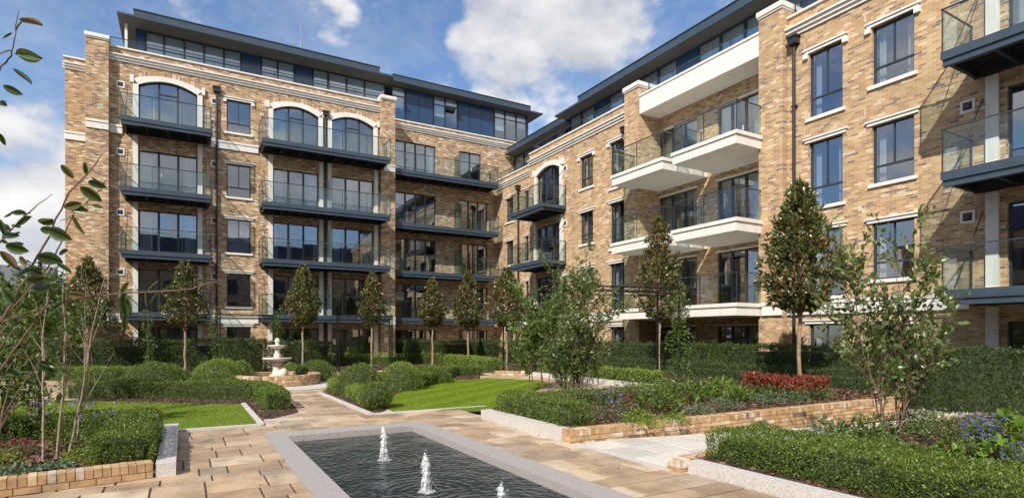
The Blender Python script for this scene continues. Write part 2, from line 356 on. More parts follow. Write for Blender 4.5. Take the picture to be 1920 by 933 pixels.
def arch_op(F, root, wallmb, u0, u1, zb, zs, zc):
    """shallow arched head over a balcony door: brick spandrel, white surround, arched frame"""
    um = (u0+u1)/2; hw = (u1-u0)/2; n = 14
    az = lambda u: zs+(zc-zs)*(1-((u-um)/hw)**2)
    for k in range(n):
        a, b_ = u0+(u1-u0)*k/n, u0+(u1-u0)*(k+1)/n
        q = [F.p(a,0,az(a)), F.p(b_,0,az(b_)), F.p(b_,0,zc), F.p(a,0,zc), F.p(a,-.3,az(a)), F.p(b_,-.3,az(b_)), F.p(b_,-.3,zc), F.p(a,-.3,zc)]
        wallmb.add(q, [(0,1,2,3),(0,4,5,1),(4,7,6,5)])
    s = MB(); wd = .24
    F.box(s, u0-wd, u0, 0, .09, zb, zs); F.box(s, u1, u1+wd, 0, .09, zb, zs)
    lo = [(u0+(u1-u0)*k/n) for k in range(n+1)]
    inn = [(u, az(u)) for u in lo]; out = [(um+(u-um)*(hw+wd)/hw, az(u)+wd*1.05) for u in lo]
    inn = [(u0, zs)]+inn[1:-1]+[(u1, zs)]
    for k in range(n):
        q = [(*inn[k],), (*inn[k+1],), (*out[k+1],), (*out[k],)]
        vs = [F.p(a, .09, z) for a, z in q]+[F.p(a, -.02, z) for a, z in q]
        s.add(vs, [(0,1,2,3),(0,4,5,1),(2,6,7,3)] + ([(0,3,7,4)] if k == 0 else []) + ([(1,2,6,5)] if k == n-1 else []))
    F.box(s, u0-wd-.12, u0-wd+.04, 0, .12, zs+.05, zs+.42); F.box(s, u1+wd-.04, u1+wd+.12, 0, .12, zs+.05, zs+.42)
    s.build('arch_surround', M['white'], root)
    # soldier course of brick over the arch
    c = MB(); m_ = int((u1-u0+.5)/.085)
    for k in range(m_):
        u = um-hw-.2+(2*hw+.4)*(k+.5)/m_; zz = az(um+(u-um)*hw/(hw+.2))+wd*1.05+.01
        F.box(c, u-.034, u+.034, 0, .012, zz, zz+.24)
    c.build('brick_arch', M['pbrick'], root)
    f = MB(); t = .06
    for a, b_ in ((u0,u0+t),(u1-t,u1),(u0+(u1-u0)*.34-.05,u0+(u1-u0)*.34+.05),(u0+(u1-u0)*.66-.05,u0+(u1-u0)*.66+.05)):
        F.box(f, a, b_, -.17, -.1, zb, az((a+b_)/2)-.01)
    F.box(f, u0+t, u1-t, -.17, -.102, zb, zb+.06); F.box(f, u0+(u1-u0)*.34+.05, u0+(u1-u0)*.66-.05, -.17, -.103, zs-.3, zs-.22)
    for k in range(n):
        a, b_ = lo[k], lo[k+1]; q = [F.p(a,-.1,az(a)), F.p(b_,-.1,az(b_)), F.p(b_,-.1,az(b_)-.07), F.p(a,-.1,az(a)-.07)]; f.add(q, [(0,1,2,3)])
        q = [F.p(a,-.1,az(a)-.07), F.p(b_,-.1,az(b_)-.07), F.p(b_,-.17,az(b_)-.07), F.p(a,-.17,az(a)-.07)]; f.add(q, [(0,1,2,3)])
    o = f.build('arched_door', M['frame'], root)
    g = MB(); pts = [F.p(u0+.05,-.135,zb+.05), F.p(u1-.05,-.135,zb+.05)]+[F.p(a,-.135,az(a)-.03) for a in lo[::-1]]
    g.add(pts, [tuple(range(len(pts)))]); g.build('pane', M['glass'], o)
    cb_ = MB()
    for k in range(8):
        p = [F.p(u0+.1+(u1-u0)*.22*(k+e)/8, -.34-.05*((k+e)%2), zz) for e in (0,1) for zz in (zb+.03, zs)]; cb_.add([p[0],p[2],p[3],p[1]], [(0,1,2,3)])
    cb_.build('curtain', M['curtain'], o)
def rods(F, root, us, dd, z):
    for u in us:
        m_ = MB(); m_.tube([F.p(u, -.02, z+2.15), F.p(u, dd-.12, z+.02)], .014, 6); m_.build('tie_rod', M['frame'], root)
def balustrade(F, bal, u0, u1, dd, z, sides=(1,1), posts=3, mat='frame', hgt=1.1):
    r = MB(); e = .03
    F.box(r, u0, u1, dd-.06, dd-.015, z+hgt-.03, z+hgt)
    segs = []
    for k in range(posts+1):
        u = u0+.02+(u1-u0-.06)*k/posts; F.box(r, u, u+.022, dd-.055, dd-.02, z, z+hgt-.03)
    for i, u in enumerate((u0, u1)):
        if not sides[i]: continue
        a = u if i == 0 else u-.04
        F.box(r, a, a+.04, .02, dd-.06, z+hgt-.03, z+hgt); F.box(r, a, a+.035, .05, .085, z, z+hgt-.03)
    r.build('handrail', M[mat], bal)
    for k in range(posts):
        g = MB(); a = u0+(u1-u0)*k/posts+.05; b_ = u0+(u1-u0)*(k+1)/posts-.03
        F.box(g, a, b_, dd-.042, dd-.03, z+.04, z+hgt-.05); g.build('glass_panel', M['bglass'], bal)
    for i, u in enumerate((u0, u1)):
        if sides[i]:
            g = MB(); a = u+.012 if i == 0 else u-.024; F.box(g, a, a+.012, .1, dd-.08, z+.04, z+hgt-.05); g.build('glass_panel', M['bglass'], bal)
def steel_balcony(F, root, u0, u1, dd, z, sides=(1,1), posts=3, rodu=None):
    s = MB(); F.box(s, u0, u1, dd-.08, dd, z-.19, z); F.box(s, u0, u0+.08, .03, dd-.08, z-.19, z); F.box(s, u1-.08, u1, .03, dd-.08, z-.19, z)
    F.box(s, u0+.08, u1-.08, .01, dd-.08, z-.06, z-.01)
    F.box(s, u0+.04, u1-.04, dd-.16, dd-.03, z-.38, z-.193)
    F.box(s, u0+.04, u1-.04, dd-.2, dd+.02, z-.225, z-.195)
    bal = s.build('balcony', M['navy'], root)
    j = MB(); n = max(3, int((u1-u0)/.95))
    for k in range(n+1):
        u = u0+.1+(u1-u0-.28)*k/n; F.box(j, u, u+.09, .02, dd-.16, z-.34, z-.07)
    F.box(j, u0+.08, u1-.08, .012, .1, z-.36, z-.07)
    for k in range(int((dd-.3)/.22)):
        F.box(j, u0+.12, u1-.12, .15+k*.22, .22+k*.22, z-.12, z-.064)
    j.build('joist', M['dark'], bal)
    balustrade(F, bal, u0, u1, dd, z, sides, posts)
    if rodu: rods(F, bal, rodu, dd, z)
    return bal
def cornice(F, root, u0, u1, zc, coping, low=.0):
    c = MB(); F.box(c, u0, u1, 0, .06, zc-.22, zc-.1); F.box(c, u0, u1, 0, .13, zc-.1, zc+.02); F.box(c, u0-.0, u1, 0, .2, zc+.02, zc+.08)
    c.build('cornice', M['white'], root)
    c = MB(); F.box(c, u0, u1, -.32, .07, coping-.07, coping); c.build('coping', M['white'], root)
def band(F, root, u0, u1, z0, z1, d=.07):
    c = MB(); F.box(c, u0, u1, 0, d, z0, z1); F.box(c, u0, u1, 0, d+.035, z1-.1, z1+.0); c.build('string_course', M['white'], root)
def vent(F, root, u, z, s=.17):
    c = MB()
    for a in ((-s,-s+.06,-s,s),(s-.06,s,-s,s),(-s+.06,s-.06,-s,-s+.06),(-s+.06,s-.06,s-.06,s)): F.box(c, u+a[0], u+a[1], 0, .03, z+a[2], z+a[3])
    o = c.build('vent', M['white'], root)
    c = MB(); F.box(c, u-s+.06, u+s-.06, 0, .012, z-s+.06, z+s-.06); F.box(c, u-.05, u+.05, .012, .05, z-.06, z+.06); c.build('grille', M['frame'], o)
def weephole(F, root, u, z):
    c = MB()
    for k in (-1,0,1): F.box(c, u+k*.07-.018, u+k*.07+.018, 0, .006, z-.11, z+.11)
    c.build('air_brick', M['pbrick'], root)
def downpipe(F, root, u, ztop, z0=-.0):
    c = MB(); c.tube([F.p(u, .1, z0), F.p(u, .1, ztop)], .055, 10)
    for k in range(int((ztop-z0)/3)+1): F.box(c, u-.08, u+.08, .0, .15, z0+.8+k*3, z0+.85+k*3)
    o = c.build('downpipe', M['pipe'], root)
    h = MB(); F.box(h, u-.16, u+.16, .004, .25, ztop, ztop+.22); F.box(h, u-.19, u+.19, .002, .28, ztop+.22, ztop+.28); h.build('hopper', M['pipe'], o)
def glazing(F, root, segs, z0, z1, mull=.05, transom=.62):
    for (a, b_, k) in segs:
        if k == 'P':
            c = MB(); F.box(c, a+.015, b_-.015, -.06, .0, z0, z1); c.build('cladding_panel', M['panel'], root); continue
        c = MB(); F.box(c, a, a+mull, -.06, .01, z0, z1); F.box(c, b_-mull, b_, -.06, .01, z0, z1); F.box(c, a+mull, b_-mull, -.06, .008, z1-.06, z1); F.box(c, a+mull, b_-mull, -.06, .008, z0, z0+.06)
        zt = z0+(z1-z0)*transom; F.box(c, a+mull, b_-mull, -.06, .006, zt-.025, zt+.025)
        o = c.build('penthouse_window', M['frame'], root)
        g = MB(); F.box(g, a+mull, b_-mull, -.035, -.025, z0+.06, z1-.06); g.build('pane', M['pglass'], o)
        g = MB(); F.box(g, a+mull, b_-mull, -.12, -.11, z0+(z1-z0)*random.choice((.1,.35,.5,.62,.3)), z1-.06); g.build('blind', M['blind'], o)
def parapet_rail(F, root, u0, u1, z, d=-.25, step=1.55, h=.6):
    r = MB(); F.box(r, u0, u1, d-.02, d+.02, z+h, z+h+.035); n = max(1, round((u1-u0)/step))
    for k in range(n+1):
        u = u0+(u1-u0-.03)*k/n; F.box(r, u, u+.03, d-.015, d+.015, z-.3, z+h)
    o = r.build('parapet_railing', M['frame'], root)
    for k in range(n):
        g = MB(); F.box(g, u0+(u1-u0)*k/n+.05, u0+(u1-u0)*(k+1)/n-.03, d-.006, d+.006, z-.2, z+h-.05); g.build('glass_panel', M['bglass'], o)
def roofslab(F, root, u0, u1, dfront, dback, z, ups):
    r = MB(); F.box(r, u0, u1, dback, dfront, z, z+.1); o = r.build('roof', M['navy'], root)
    r = MB(); F.box(r, u0+.02, u1-.02, dback+.02, dfront-.03, z-.012, z-.002); r.build('soffit', M['soffit'], o)
    r = MB(); F.box(r, ups[0], ups[1], dback+.3, dfront-.1, z+.102, z+.43); F.box(r, ups[0]-.03, ups[1]+.03, dback+.28, dfront-.06, z+.43, z+.47); r.build('fascia', M['navy'], o)

# ---------------------------------------------------------------- BUILDING A + C (left, four storeys and penthouse)
FL = [3.04, 6.03, 9.06, 12.43]
bA = empty('apartment_building', (3, 34.6, ZB), 'long brown brick apartment block on the left with navy steel balconies and arched top windows', 'building')
A = Fr('A', 34.6); ops = []; W = MB()
wins = []; doors = []
gz = [(1.1,2.4),(3.5,5.3),(6.42,8.25),(9.46,11.24),(12.97,14.72)]
for z0, z1 in gz: ops.append((2.01, 3.2, z0, z1))
D1 = (-2.0, .61); D2 = (4.35, 6.81); D3 = (7.57, 10.06)
for d_ in (D1, D2, D3):
    ops.append((*d_, .02, 2.3))
    for f in FL[:3]: ops.append((*d_, f+.02, f+2.27))
    ops.append((*d_, FL[3]+.02, 14.98))
U0, U1 = -3.22, 10.46
wall(W, A, U0, U1, 0, 16.28, ops)
for d_ in (D1, D2, D3): arch_op(A, bA, W, *d_, FL[3]+.02, 14.62, 14.98)
A.box(W, U0-.92, U0, -2.2, .32, 0, 16.45)                       # left pier
A.box(W, U1, U1+.88, -2.2, .3, 0, 16.45)                        # right pier
A.box(W, -5.3, U0-.92, -2.6, -2.3, 0, 16.2)                     # set-back left end
A.box(W, -5.3, -5.0, -14, -2.6, 0, 16.2)
A.box(W, -5.0, 22.2, -14.3, -14, 0, 16.2)
# C part of the wall
Cc = Fr('A', 36.2); copsC = []
cw = (UX(741, 36.2), UX(817, 36.2)); cd = (UX(861, 36.2), UX(902, 36.2)); cd2 = (cd[0], 18.75)
for i, f in enumerate(FL): copsC += [(*cw, f+.02, f+2.27), (*(cd if i == 3 else cd2), f+.02, f+2.27)]
copsC += [(*cw, .3, 2.3), (*cd2, .3, 2.3)]
wall(W, Cc, U1+.88, 22.2, 0, 16.0, copsC)
Cc.box(W, 21.9, 22.2, -12, -.3, 12, 16.0)
W.build('wall', M['brick'], bA)
for (d_, F_, top) in ((A, A, 0),):
    pass
for i, (z0, z1) in enumerate(gz): window(A, bA, 2.01, 3.2, z0, z1, 'w', True, [0,0,3,0,0][i] if i else 0, ears=(i == 4))
for di, d_ in enumerate((D1, D2, D3)):
    window(A, bA, *d_, .02, 2.3, 3, False, 0)
    for i, f in enumerate(FL[:3]): window(A, bA, *d_, f+.02, f+2.27, 3, False, [[0,2,2],[4,6,2],[0,2,4]][di][i])
for i, f in enumerate(FL):
    window(Cc, bA, *cw, f+.02, f+2.27, 4, False, [0,0,1,2][i]); window(Cc, bA, *(cd if i == 3 else cd2), f+.02, f+2.27, 2 if i == 3 else 3, False, [0,0,0,1][i])
window(Cc, bA, *cw, .3, 2.3, 4, False, 0); window(Cc, bA, *cd2, .3, 2.3, 3, False, 0)
for u in ((-2.24,-2.02),(.63,.85),(4.1,4.33),(6.85,7.07),(7.33,7.55),(10.1,10.33)):
    for z0, z1 in zip([0]+FL[:3], [f-.4 for f in FL]):
        c = MB(); A.box(c, u[0], u[1], 0, .09, z0+.01, z1); c.build('column', M['white'], bA)
for f in FL:
    lo = f != FL[0]
    steel_balcony(A, bA, -2.66, 1.23, 1.7, f, (1,1), 3, (-2.45, 1.0))
    steel_balcony(A, bA, 3.6, 10.62, 1.7, f, (1,1), 5, (3.85, 10.35))
    steel_balcony(Cc, bA, U1+.9, 18.9, 1.45, f, (0,1), 5)
    g = MB(); Cc.box(g, 16.15, 16.17, .05, 1.2, f+.02, f+1.75); g.build('privacy_screen', M['frost'], bA)
    if f < 12: g = MB(); A.box(g, 7.18, 7.2, .12, 1.2, f+.02, f+1.75); g.build('privacy_screen', M['frost'], bA)
for z0, z1 in ((12.0,12.42),(2.58,3.02)):
    for a, b_ in ((U0,-2.68),(1.25,3.58)): band(A, bA, a, b_, z0, z1)
    P_ = Fr('A', 34.28); band(P_, bA, U0-.92, U0, z0, z1, .05); band(P_, bA, 10.64, U1+.88, z0, z1, .03)
    band(Fr('A', 36.9), bA, -5.33, U0-.95, z0, z1)
cornice(A, bA, U0, U1, 15.85, 16.35); cornice(Fr('A',36.9), bA, -5.38, U0-.93, 15.85, 16.27); cornice(Cc, bA, U1+.9, 22.2, 15.68, 16.07)
for u, dd_ in ((U0-.92, 0), (U1, 0)):
    c = MB(); A.box(c, u-.05, u+.95, -1.0, .4, 16.45, 16.62); A.box(c, u-.02, u+.92, -.98, .36, 16.38, 16.452); c.build('pier_cap', M['white'], bA)
for f in FL:
    for u in (-2.76, 1.42): vent(A, bA, u, f+1.95+.1)
for u in (3.72,): 
    for z in (14.95, 11.5, 8.5, 5.5): weephole(A, bA, u, z)
weephole(A, bA, 1.75, 14.95)
downpipe(A, bA, 1.52, 14.95); downpipe(A, bA, 7.2, 14.75)
# penthouse of A and C
PA = Fr('A', 36.25)
sg = [(254,272,'P'),(273,308,'W'),(308,346,'W'),(346,383,'W'),(383,420,'W'),(420,452,'W'),(453,489,'P'),(490,521,'W'),(521,552,'W'),(553,586,'P'),(587,615,'W'),(616,650,'W'),(650,684,'W'),(684,722,'W')]
glazing(PA, bA, [(UX(a,36.25), UX(b_,36.25), k) for a, b_, k in sg], 15.9, 18.18)
sg = [(735,760,'W'),(761,786,'P'),(786,812,'P'),(813,835,'W'),(835,858,'W'),(859,880,'P'),(880,903,'P'),(903,926,'P'),(927,947,'W'),(947,968,'W'),(968,987,'W')]
PC = Fr('A', 36.15); glazing(PC, bA, [(UX(a,36.15), UX(b_,36.15), k) for a, b_, k in sg], 16.08, 18.18, transom=.7)
o_ = MB(); a_ = UX(835,36.15)+.08; b__ = UX(858,36.15)-.08
o_.add([PC.p(a_,.02,17.62), PC.p(b__,.02,17.62), PC.p(b__,.4,17.32), PC.p(a_,.4,17.32)], [(0,1,2,3)]); o_.build('open_vent_window', M['frame'], bA)
xa0 = UX(254,36.25)
b2 = MB(); PA.box(b2, xa0, xa0+.2, -6, -.06, 15.9, 18.18); b2.build('penthouse_side', M['panel'], bA)
b2 = MB(); Fr('A',35.9).box(b2, xa0-.45, xa0-.33, -.12, 0, 15.9, 18.19); b2.build('roof_post', M['white'], bA)
roofslab(Fr('A',35.0), bA, UX(219,35.0), UX(739,35.0), 0, -9, 18.2, (UX(251,35.1), UX(712,35.1)))
roofslab(Fr('A',35.4), bA, UX(739,35.0)+.01, UX(1018,35.4), 0, -9, 18.17, (UX(738,35.5), UX(995,35.5)))
b2 = MB(); Fr('A',36.0).box(b2, 21.9, 22.15, -6, -.18, 16.1, 18.16); b2.build('penthouse_side', M['frame'], bA)
parapet_rail(A, bA, U0+.02, UX(716,34.6), 16.35, h=.5); parapet_rail(Fr('A',36.9), bA, -4.3, U0-1, 16.27, h=.45)
t_ = MB(); t_.tube([D(564,98,42), D(564,78,42)], .05, 6); t_.tube([D(564,80,42), D(564,44,42)], .018, 6); t_.build('antenna', M['granite'], bA)
for px in (463, 240, 268, 650):
    t_ = MB(); 
# floors and inner walls
I = MB()
for f in [.0]+FL+[15.85]: A.box(I, -4.1, 11.3, -8, -.32, f-.25, f-.01); Cc.box(I, 11.36, 22.1, -8, -.32, f-.25, f-.01)
A.box(I, -4.98, 22.1, -8.2, -6.2, .0, 15.5)
for u in (-3.6, 1.6, 3.6, 7.2, 10.6, 16.0): A.box(I, u, u+.15, -6.2, -.33 if u < 10.5 else -2.0, 0, 15.5)
A.box(I, -3.9, 21.8, -8.2, -6.2, 15.86, 18.1)
I.build('interior', M['inner'], bA)
l = MB(); l.lathe(UX(663,34.3), 34.2, [(0.001,2.45+ZB),(.1,2.4+ZB),(.14,2.3+ZB),(.15,2.24+ZB),(.001,2.2+ZB)], 12); l.build('wall_light', M['white'], bA)
for px, py in ((627,640),(694,636),(721,637)):
    n_ = MB(); u = UX(px, 34.55); zz = CH-ZB+(HY-py)*34.5/ray(px)[1]/FP
    F_ = A if px < 700 else Fr('A', 34.28); F_.box(n_, u-.12, u+.12, .1 if px<700 else .01, .13 if px<700 else .03, zz-.16, zz+.16); n_.build('notice', M['curtain'], bA)

# ---------------------------------------------------------------- BUILDING B (right)
FB = [3.06, 6.05, 9.1]
bB = empty('apartment_building', (18.4, 18, ZB), 'buff brick apartment block on the right with white concrete balconies in its recessed bay', 'building')
B = Fr('B', 18.4); BF = Fr('B', 19.4); R = Fr('B', 19.35); W = MB()
def yb(px, X=18.4): return UY(px, X)
opsB = []; lst = []
colw = [(yb(1112), yb(1088), [(1.1,2.35),(3.75,5.45),(6.75,8.42),(9.7,11.4)], 'w', True), (yb(1171), yb(1144), [(.6,2.35),(3.15,5.45),(6.2,8.45),(9.2,11.45)], 'w', True),
        (yb(1580), yb(1517), [(.6,2.3),(3.22,5.42),(6.22,8.42),(9.25,11.45)], 'w', True), (yb(1714), yb(1635), [(.9,2.25),(3.62,5.35),(6.55,8.35),(9.57,11.38)], 'w', True)]
for a, b_, zs, st, li in colw:
    for z0, z1 in zs: opsB.append((a, b_, z0, z1)); lst.append((a, b_, z0, z1))
DB1 = (yb(1051), yb(1007)); DB2 = (2.6, yb(1889))
for f in FB[:2]: opsB.append((*DB1, f+.02, f+2.27))
opsB.append((*DB1, FB[2]+.02, 11.75)); opsB.append((*DB1, .02, 2.3))
for f in [0]+FB: opsB.append((*DB2, f+.02, f+2.27))
YE = 29.9; BAY0, BAY1, BP = 13.55, 19.85, 1.0
wall(W, B, BAY1+BP, YE, 0, 12.98, [o for o in opsB if o[0] > 19]); wall(W, B, -4, 12.6, 0, 12.98, [o for o in opsB if o[0] < 13])
arch_op(B, bB, W, *DB1, FB[2]+.02, 11.42, 11.75)
B.box(W, BAY1, BAY1+BP, -1.3, .3, 0, 13.4); B.box(W, 12.6, BAY0, -1.3, .3, 0, 13.4)
opsR = []; dr = [(UY(1305,19.35)-.05, UY(1236,19.35)), (UY(1423,19.35), UY(1345,19.35))]
for d_ in dr:
    for f in [0]+FB: opsR.append((*d_, f+.02, f+2.3))
wall(W, R, BAY0, BAY1, 0, 12.05, opsR)
opsF = []; fw = [(UY(962,19.4), UY(949,19.4)), (UY(991,19.4), UY(985,19.4))]
for d_ in fw:
    for z0, z1 in ((1.1,2.35),(3.75,5.45),(6.75,8.4),(9.7,11.35)): opsF.append((*d_, z0, z1))
wall(W, BF, YE, 36.2, 0, 12.9, opsF)
W.box(18.45, 19.4, YE-.3, YE, ZB, 12.9+ZB)
W.box(19, 30, -4.3, -4, ZB, 12.9+ZB); W.box(29.7, 30, -4, 46, ZB, 12.9+ZB)
W.build('wall', M['brick2'], bB)
k_ = 0
for a, b_, z0, z1 in lst:
    k_ += 1; window(B, bB, a, b_, z0, z1, 'w', True, [5,6,5,2,5][k_ % 5], ears=z1 > 11)
for o in opsF: window(BF, bB, *o, 'w', True, 5)
for i, f in enumerate([0]+FB[:2]): window(B, bB, *DB1, f+.02, (2.3 if f == 0 else f+2.27), 3, False, [0,1,2][i])
for i, f in enumerate([0]+FB): window(B, bB, *DB2, f+.02, f+2.27, 4, False, [0,0,1,2][i])
for o in opsR: window(R, bB, *o, 3, False, 2 if o[2] > 5 else 0); l = MB(); R.box(l, o[0]-.05, o[1]+.05, 0, .04, o[3]+.003, o[3]+.07); l.build('door_head', M['white'], bB)
for u in ((DB1[0]-.26, DB1[0]-.02), (DB1[1]+.02, DB1[1]+.26), (6.58, 6.86)):
    for z0, z1 in zip([0]+FB[:2]+([FB[2]] if u[0] < 10 else []), [f-.4 for f in FB]+([12.0] if u[0] < 10 else [])):
        c = MB(); B.box(c, u[0], u[1], 0, .09, z0+.01, z1); c.build('column', M['white'], bB)
for f in FB:
    steel_balcony(B, bB, 26.0, 29.4, 1.65, f, (1,1), 2, (26.2, 29.2))
    steel_balcony(B, bB, 0.5, 7.2, 1.7, f, (1,1), 4, (6.95,))
def slab_balcony(u0, u1, z, th=.46, posts=2, sides=(1,1)):
    s = MB(); B.box(s, u0, u1, -.9 if u0 > 12.9 and False else .0, 1.7, z-.13, z); [B.box(s, u0+.05+(u1-u0-.1)*k/3+.004, u0+.05+(u1-u0-.1)*(k+1)/3-.004, .0, 1.65, z-th, z-.132) for k in range(3)]
    B.box(s, max(u0, BAY0+.01), min(u1, BAY1-.01), -.93, -.001, z-th, z)
    o = s.build('concrete_balcony', M['white'], bB); balustrade(B, o, u0+.06, u1-.06, 1.62, z, sides, posts, 'frame'); return o
for f in FB[1:]:
    slab_balcony(16.95, 20.2, f); slab_balcony(13.38, 16.5, f)
slab_balcony(13.38, 20.2, FB[0], .44, 4)
for k in range(4):
    ua, ub = BAY0+.004+(BAY1-BAY0)*k/4+.004, BAY0+(BAY1-BAY0)*(k+1)/4-.004
    s = MB(); B.box(s, ua, ub, -.94, .27, 12.06, 12.84); B.box(s, ua, ub, -.94, .31, 12.842, 12.93); s.build('concrete_fascia', M['white'], bB)
band(B, bB, 7.22, 12.58, 2.62, 3.07, .09); band(Fr('B',18.1), bB, 12.6, 13.36, 2.62, 3.07, .09); band(B, bB, 20.87, 25.98, 2.62, 3.07); band(BF, bB, 29.95, 36.1, 2.62, 3.07)
cornice(B, bB, BAY1+BP, YE, 12.5, 13.05); cornice(B, bB, -4, 12.6, 12.5, 13.05); cornice(BF, bB, YE, 36.15, 12.45, 12.97)
for u0, u1 in ((BAY1, BAY1+BP), (12.6, BAY0)):
    c = MB(); B.box(c, u0-.05, u1+.05, -1.0, .38, 13.4, 13.58); B.box(c, u0-.02, u1+.02, -.98, .34, 13.33, 13.402); c.build('pier_cap', M['white'], bB)
downpipe(B, bB, 12.3, 11.95); downpipe(B, bB, 21.05, 11.6); downpipe(BF, bB, UY(974,19.4), 11.6)
for f in FB: vent(B, bB, 7.28, f+2.05); vent(B, bB, yb(1060), f+2.1)
for z in (8.85, 5.9, 11.75):
    for u in (9.0, 11.0): weephole(B, bB, u+.9, z)
PB = Fr('B', 20.15); sg = []; u = -3.; k = 0
while u < 28.0:
    sg.append((u, u+1.25, 'P' if k % 5 in (2,) else 'W')); u += 1.25; k += 1
glazing(PB, bB, sg, 12.6, 14.98)
sg = []; u = 28.3
while u < 36.0: sg.append((u, u+1.3, 'P' if k % 4 == 0 else 'W')); u += 1.3; k += 1
glazing(Fr('B', 20.9), bB, sg, 12.6, 14.9)
roofslab(Fr('B',19.3), bB, -4.5, 28.5, 0, -9, 15.0, (-4.4, 26.3)); roofslab(Fr('B',20.1), bB, 28.51, 36.1, 0, -8, 14.93, (28.6, 35.9))
parapet_rail(B, bB, BAY1+1.1, YE-.1, 13.05, h=.5); parapet_rail(B, bB, -4, 12.5, 13.05, h=.5); parapet_rail(BF, bB, YE+.1, 36, 12.97, h=.5); parapet_rail(B, bB, BAY0+.1, BAY1-.1, 12.95, d=-.2, h=.55)
I = MB()
for f in [.0]+FB+[12.55]: I.box(19.72, 27, -3.9, 36.1, f-.25+ZB, f-.01+ZB); 
for f in FB+[12.55]: I.box(18.72, 19.72, -3.9, 12.55, f-.25+ZB, f-.01+ZB); I.box(18.72, 19.6, 20.4, 29.5, f-.25+ZB, f-.01+ZB)
I.box(24.5, 24.7, -3.9, 36.1, ZB, 14.9+ZB)
for u in (4., 9.5, 12.2, 20.2, 23.2, 26, 30.2): I.box(19.75, 24.5, u, u+.15, ZB, 12.5+ZB)
I.build('interior', M['inner'], bB)
b2 = MB(); b2.box(20.2, 27, 28.1, 28.25, 12.6+ZB, 14.98+ZB); b2.build('penthouse_side', M['panel'], bB)

# ---------------------------------------------------------------- neighbouring house far left
hs_ = empty('house', (-22, 52, ZB), 'distant grey house with a dark slate roof beyond the garden on the far left', 'house')
h = MB(); h.box(-34,-9,52,60,ZB,4.6); h.build('wall', M['hwall'], hs_)
h = MB(); h.add([(-34.5,51.5,4.6),(-8.6,51.5,4.6),(-8.6,60.5,4.6),(-34.5,60.5,4.6),(-34.5,56,6.9),(-8.6,56,6.9)], [(0,1,5,4),(2,3,4,5),(0,4,3),(1,2,5)]); h.build('roof', M['hroof'], hs_)
for k in range(6):
    for zz in (1.,):
        w_ = MB(); w_.box(-32+k*4, -30.6+k*4, 51.93, 51.99, zz, zz+1.5); w_.build('window', M['panel'], hs_)
fe = MB()
for k in range(90): fe.box(-26+k*.2, -25.82+k*.2, 40, 40.03, ZB, 1.7)
fe.box(-26, -8, 40.03, 40.08, .3, .4); fe.box(-26, -8, 40.03, 40.08, 1.3, 1.4)
tag(fe.build('garden_fence', M['hwall'], None), 'weathered grey board fence at the left edge behind the shrubs', 'fence')

for nm, (x0,x1,y0,y1), hh, ax, lab in (('terrace', (-34,30,-24,-17), 12.5, 'A', 'brick terrace across the courtyard, seen only mirrored in the left block windows'), ('terrace', (-31,-24,-16,30), 10.5, 'B', 'brick terrace to the west, seen only mirrored in the right block windows')):
    o_ = empty('opposite_building', ((x0+x1)/2, (y0+y1)/2, ZB), lab, 'building'); w_ = MB(); w_.box(x0,x1,y0,y1,ZB,hh); w_.build('wall', M['brick'], o_)
    r_ = MB(); r_.box(x0-.4,x1+.4,y0-.4,y1+.4,hh,hh+.25); r_.box(x0+1.5,x1-1.5,y0+1.5,y1-1.5,hh+.25,hh+2.2); r_.build('roof', M['navy'], o_)
    n_ = 10
    for k in range(n_):
        for zz in (1.,4.,7.,):
            w_ = MB()
            if ax == 'A': a_ = x0+2+(x1-x0-4)*k/n_; w_.box(a_, a_+2.2, y1+.005, y1+.05, zz, zz+1.9)
            else: a_ = y0+2+(y1-y0-4)*k/n_; w_.box(x1+.005, x1+.05, a_, a_+2.2, zz, zz+1.9)
            w_.build('window', M['frame'], o_)
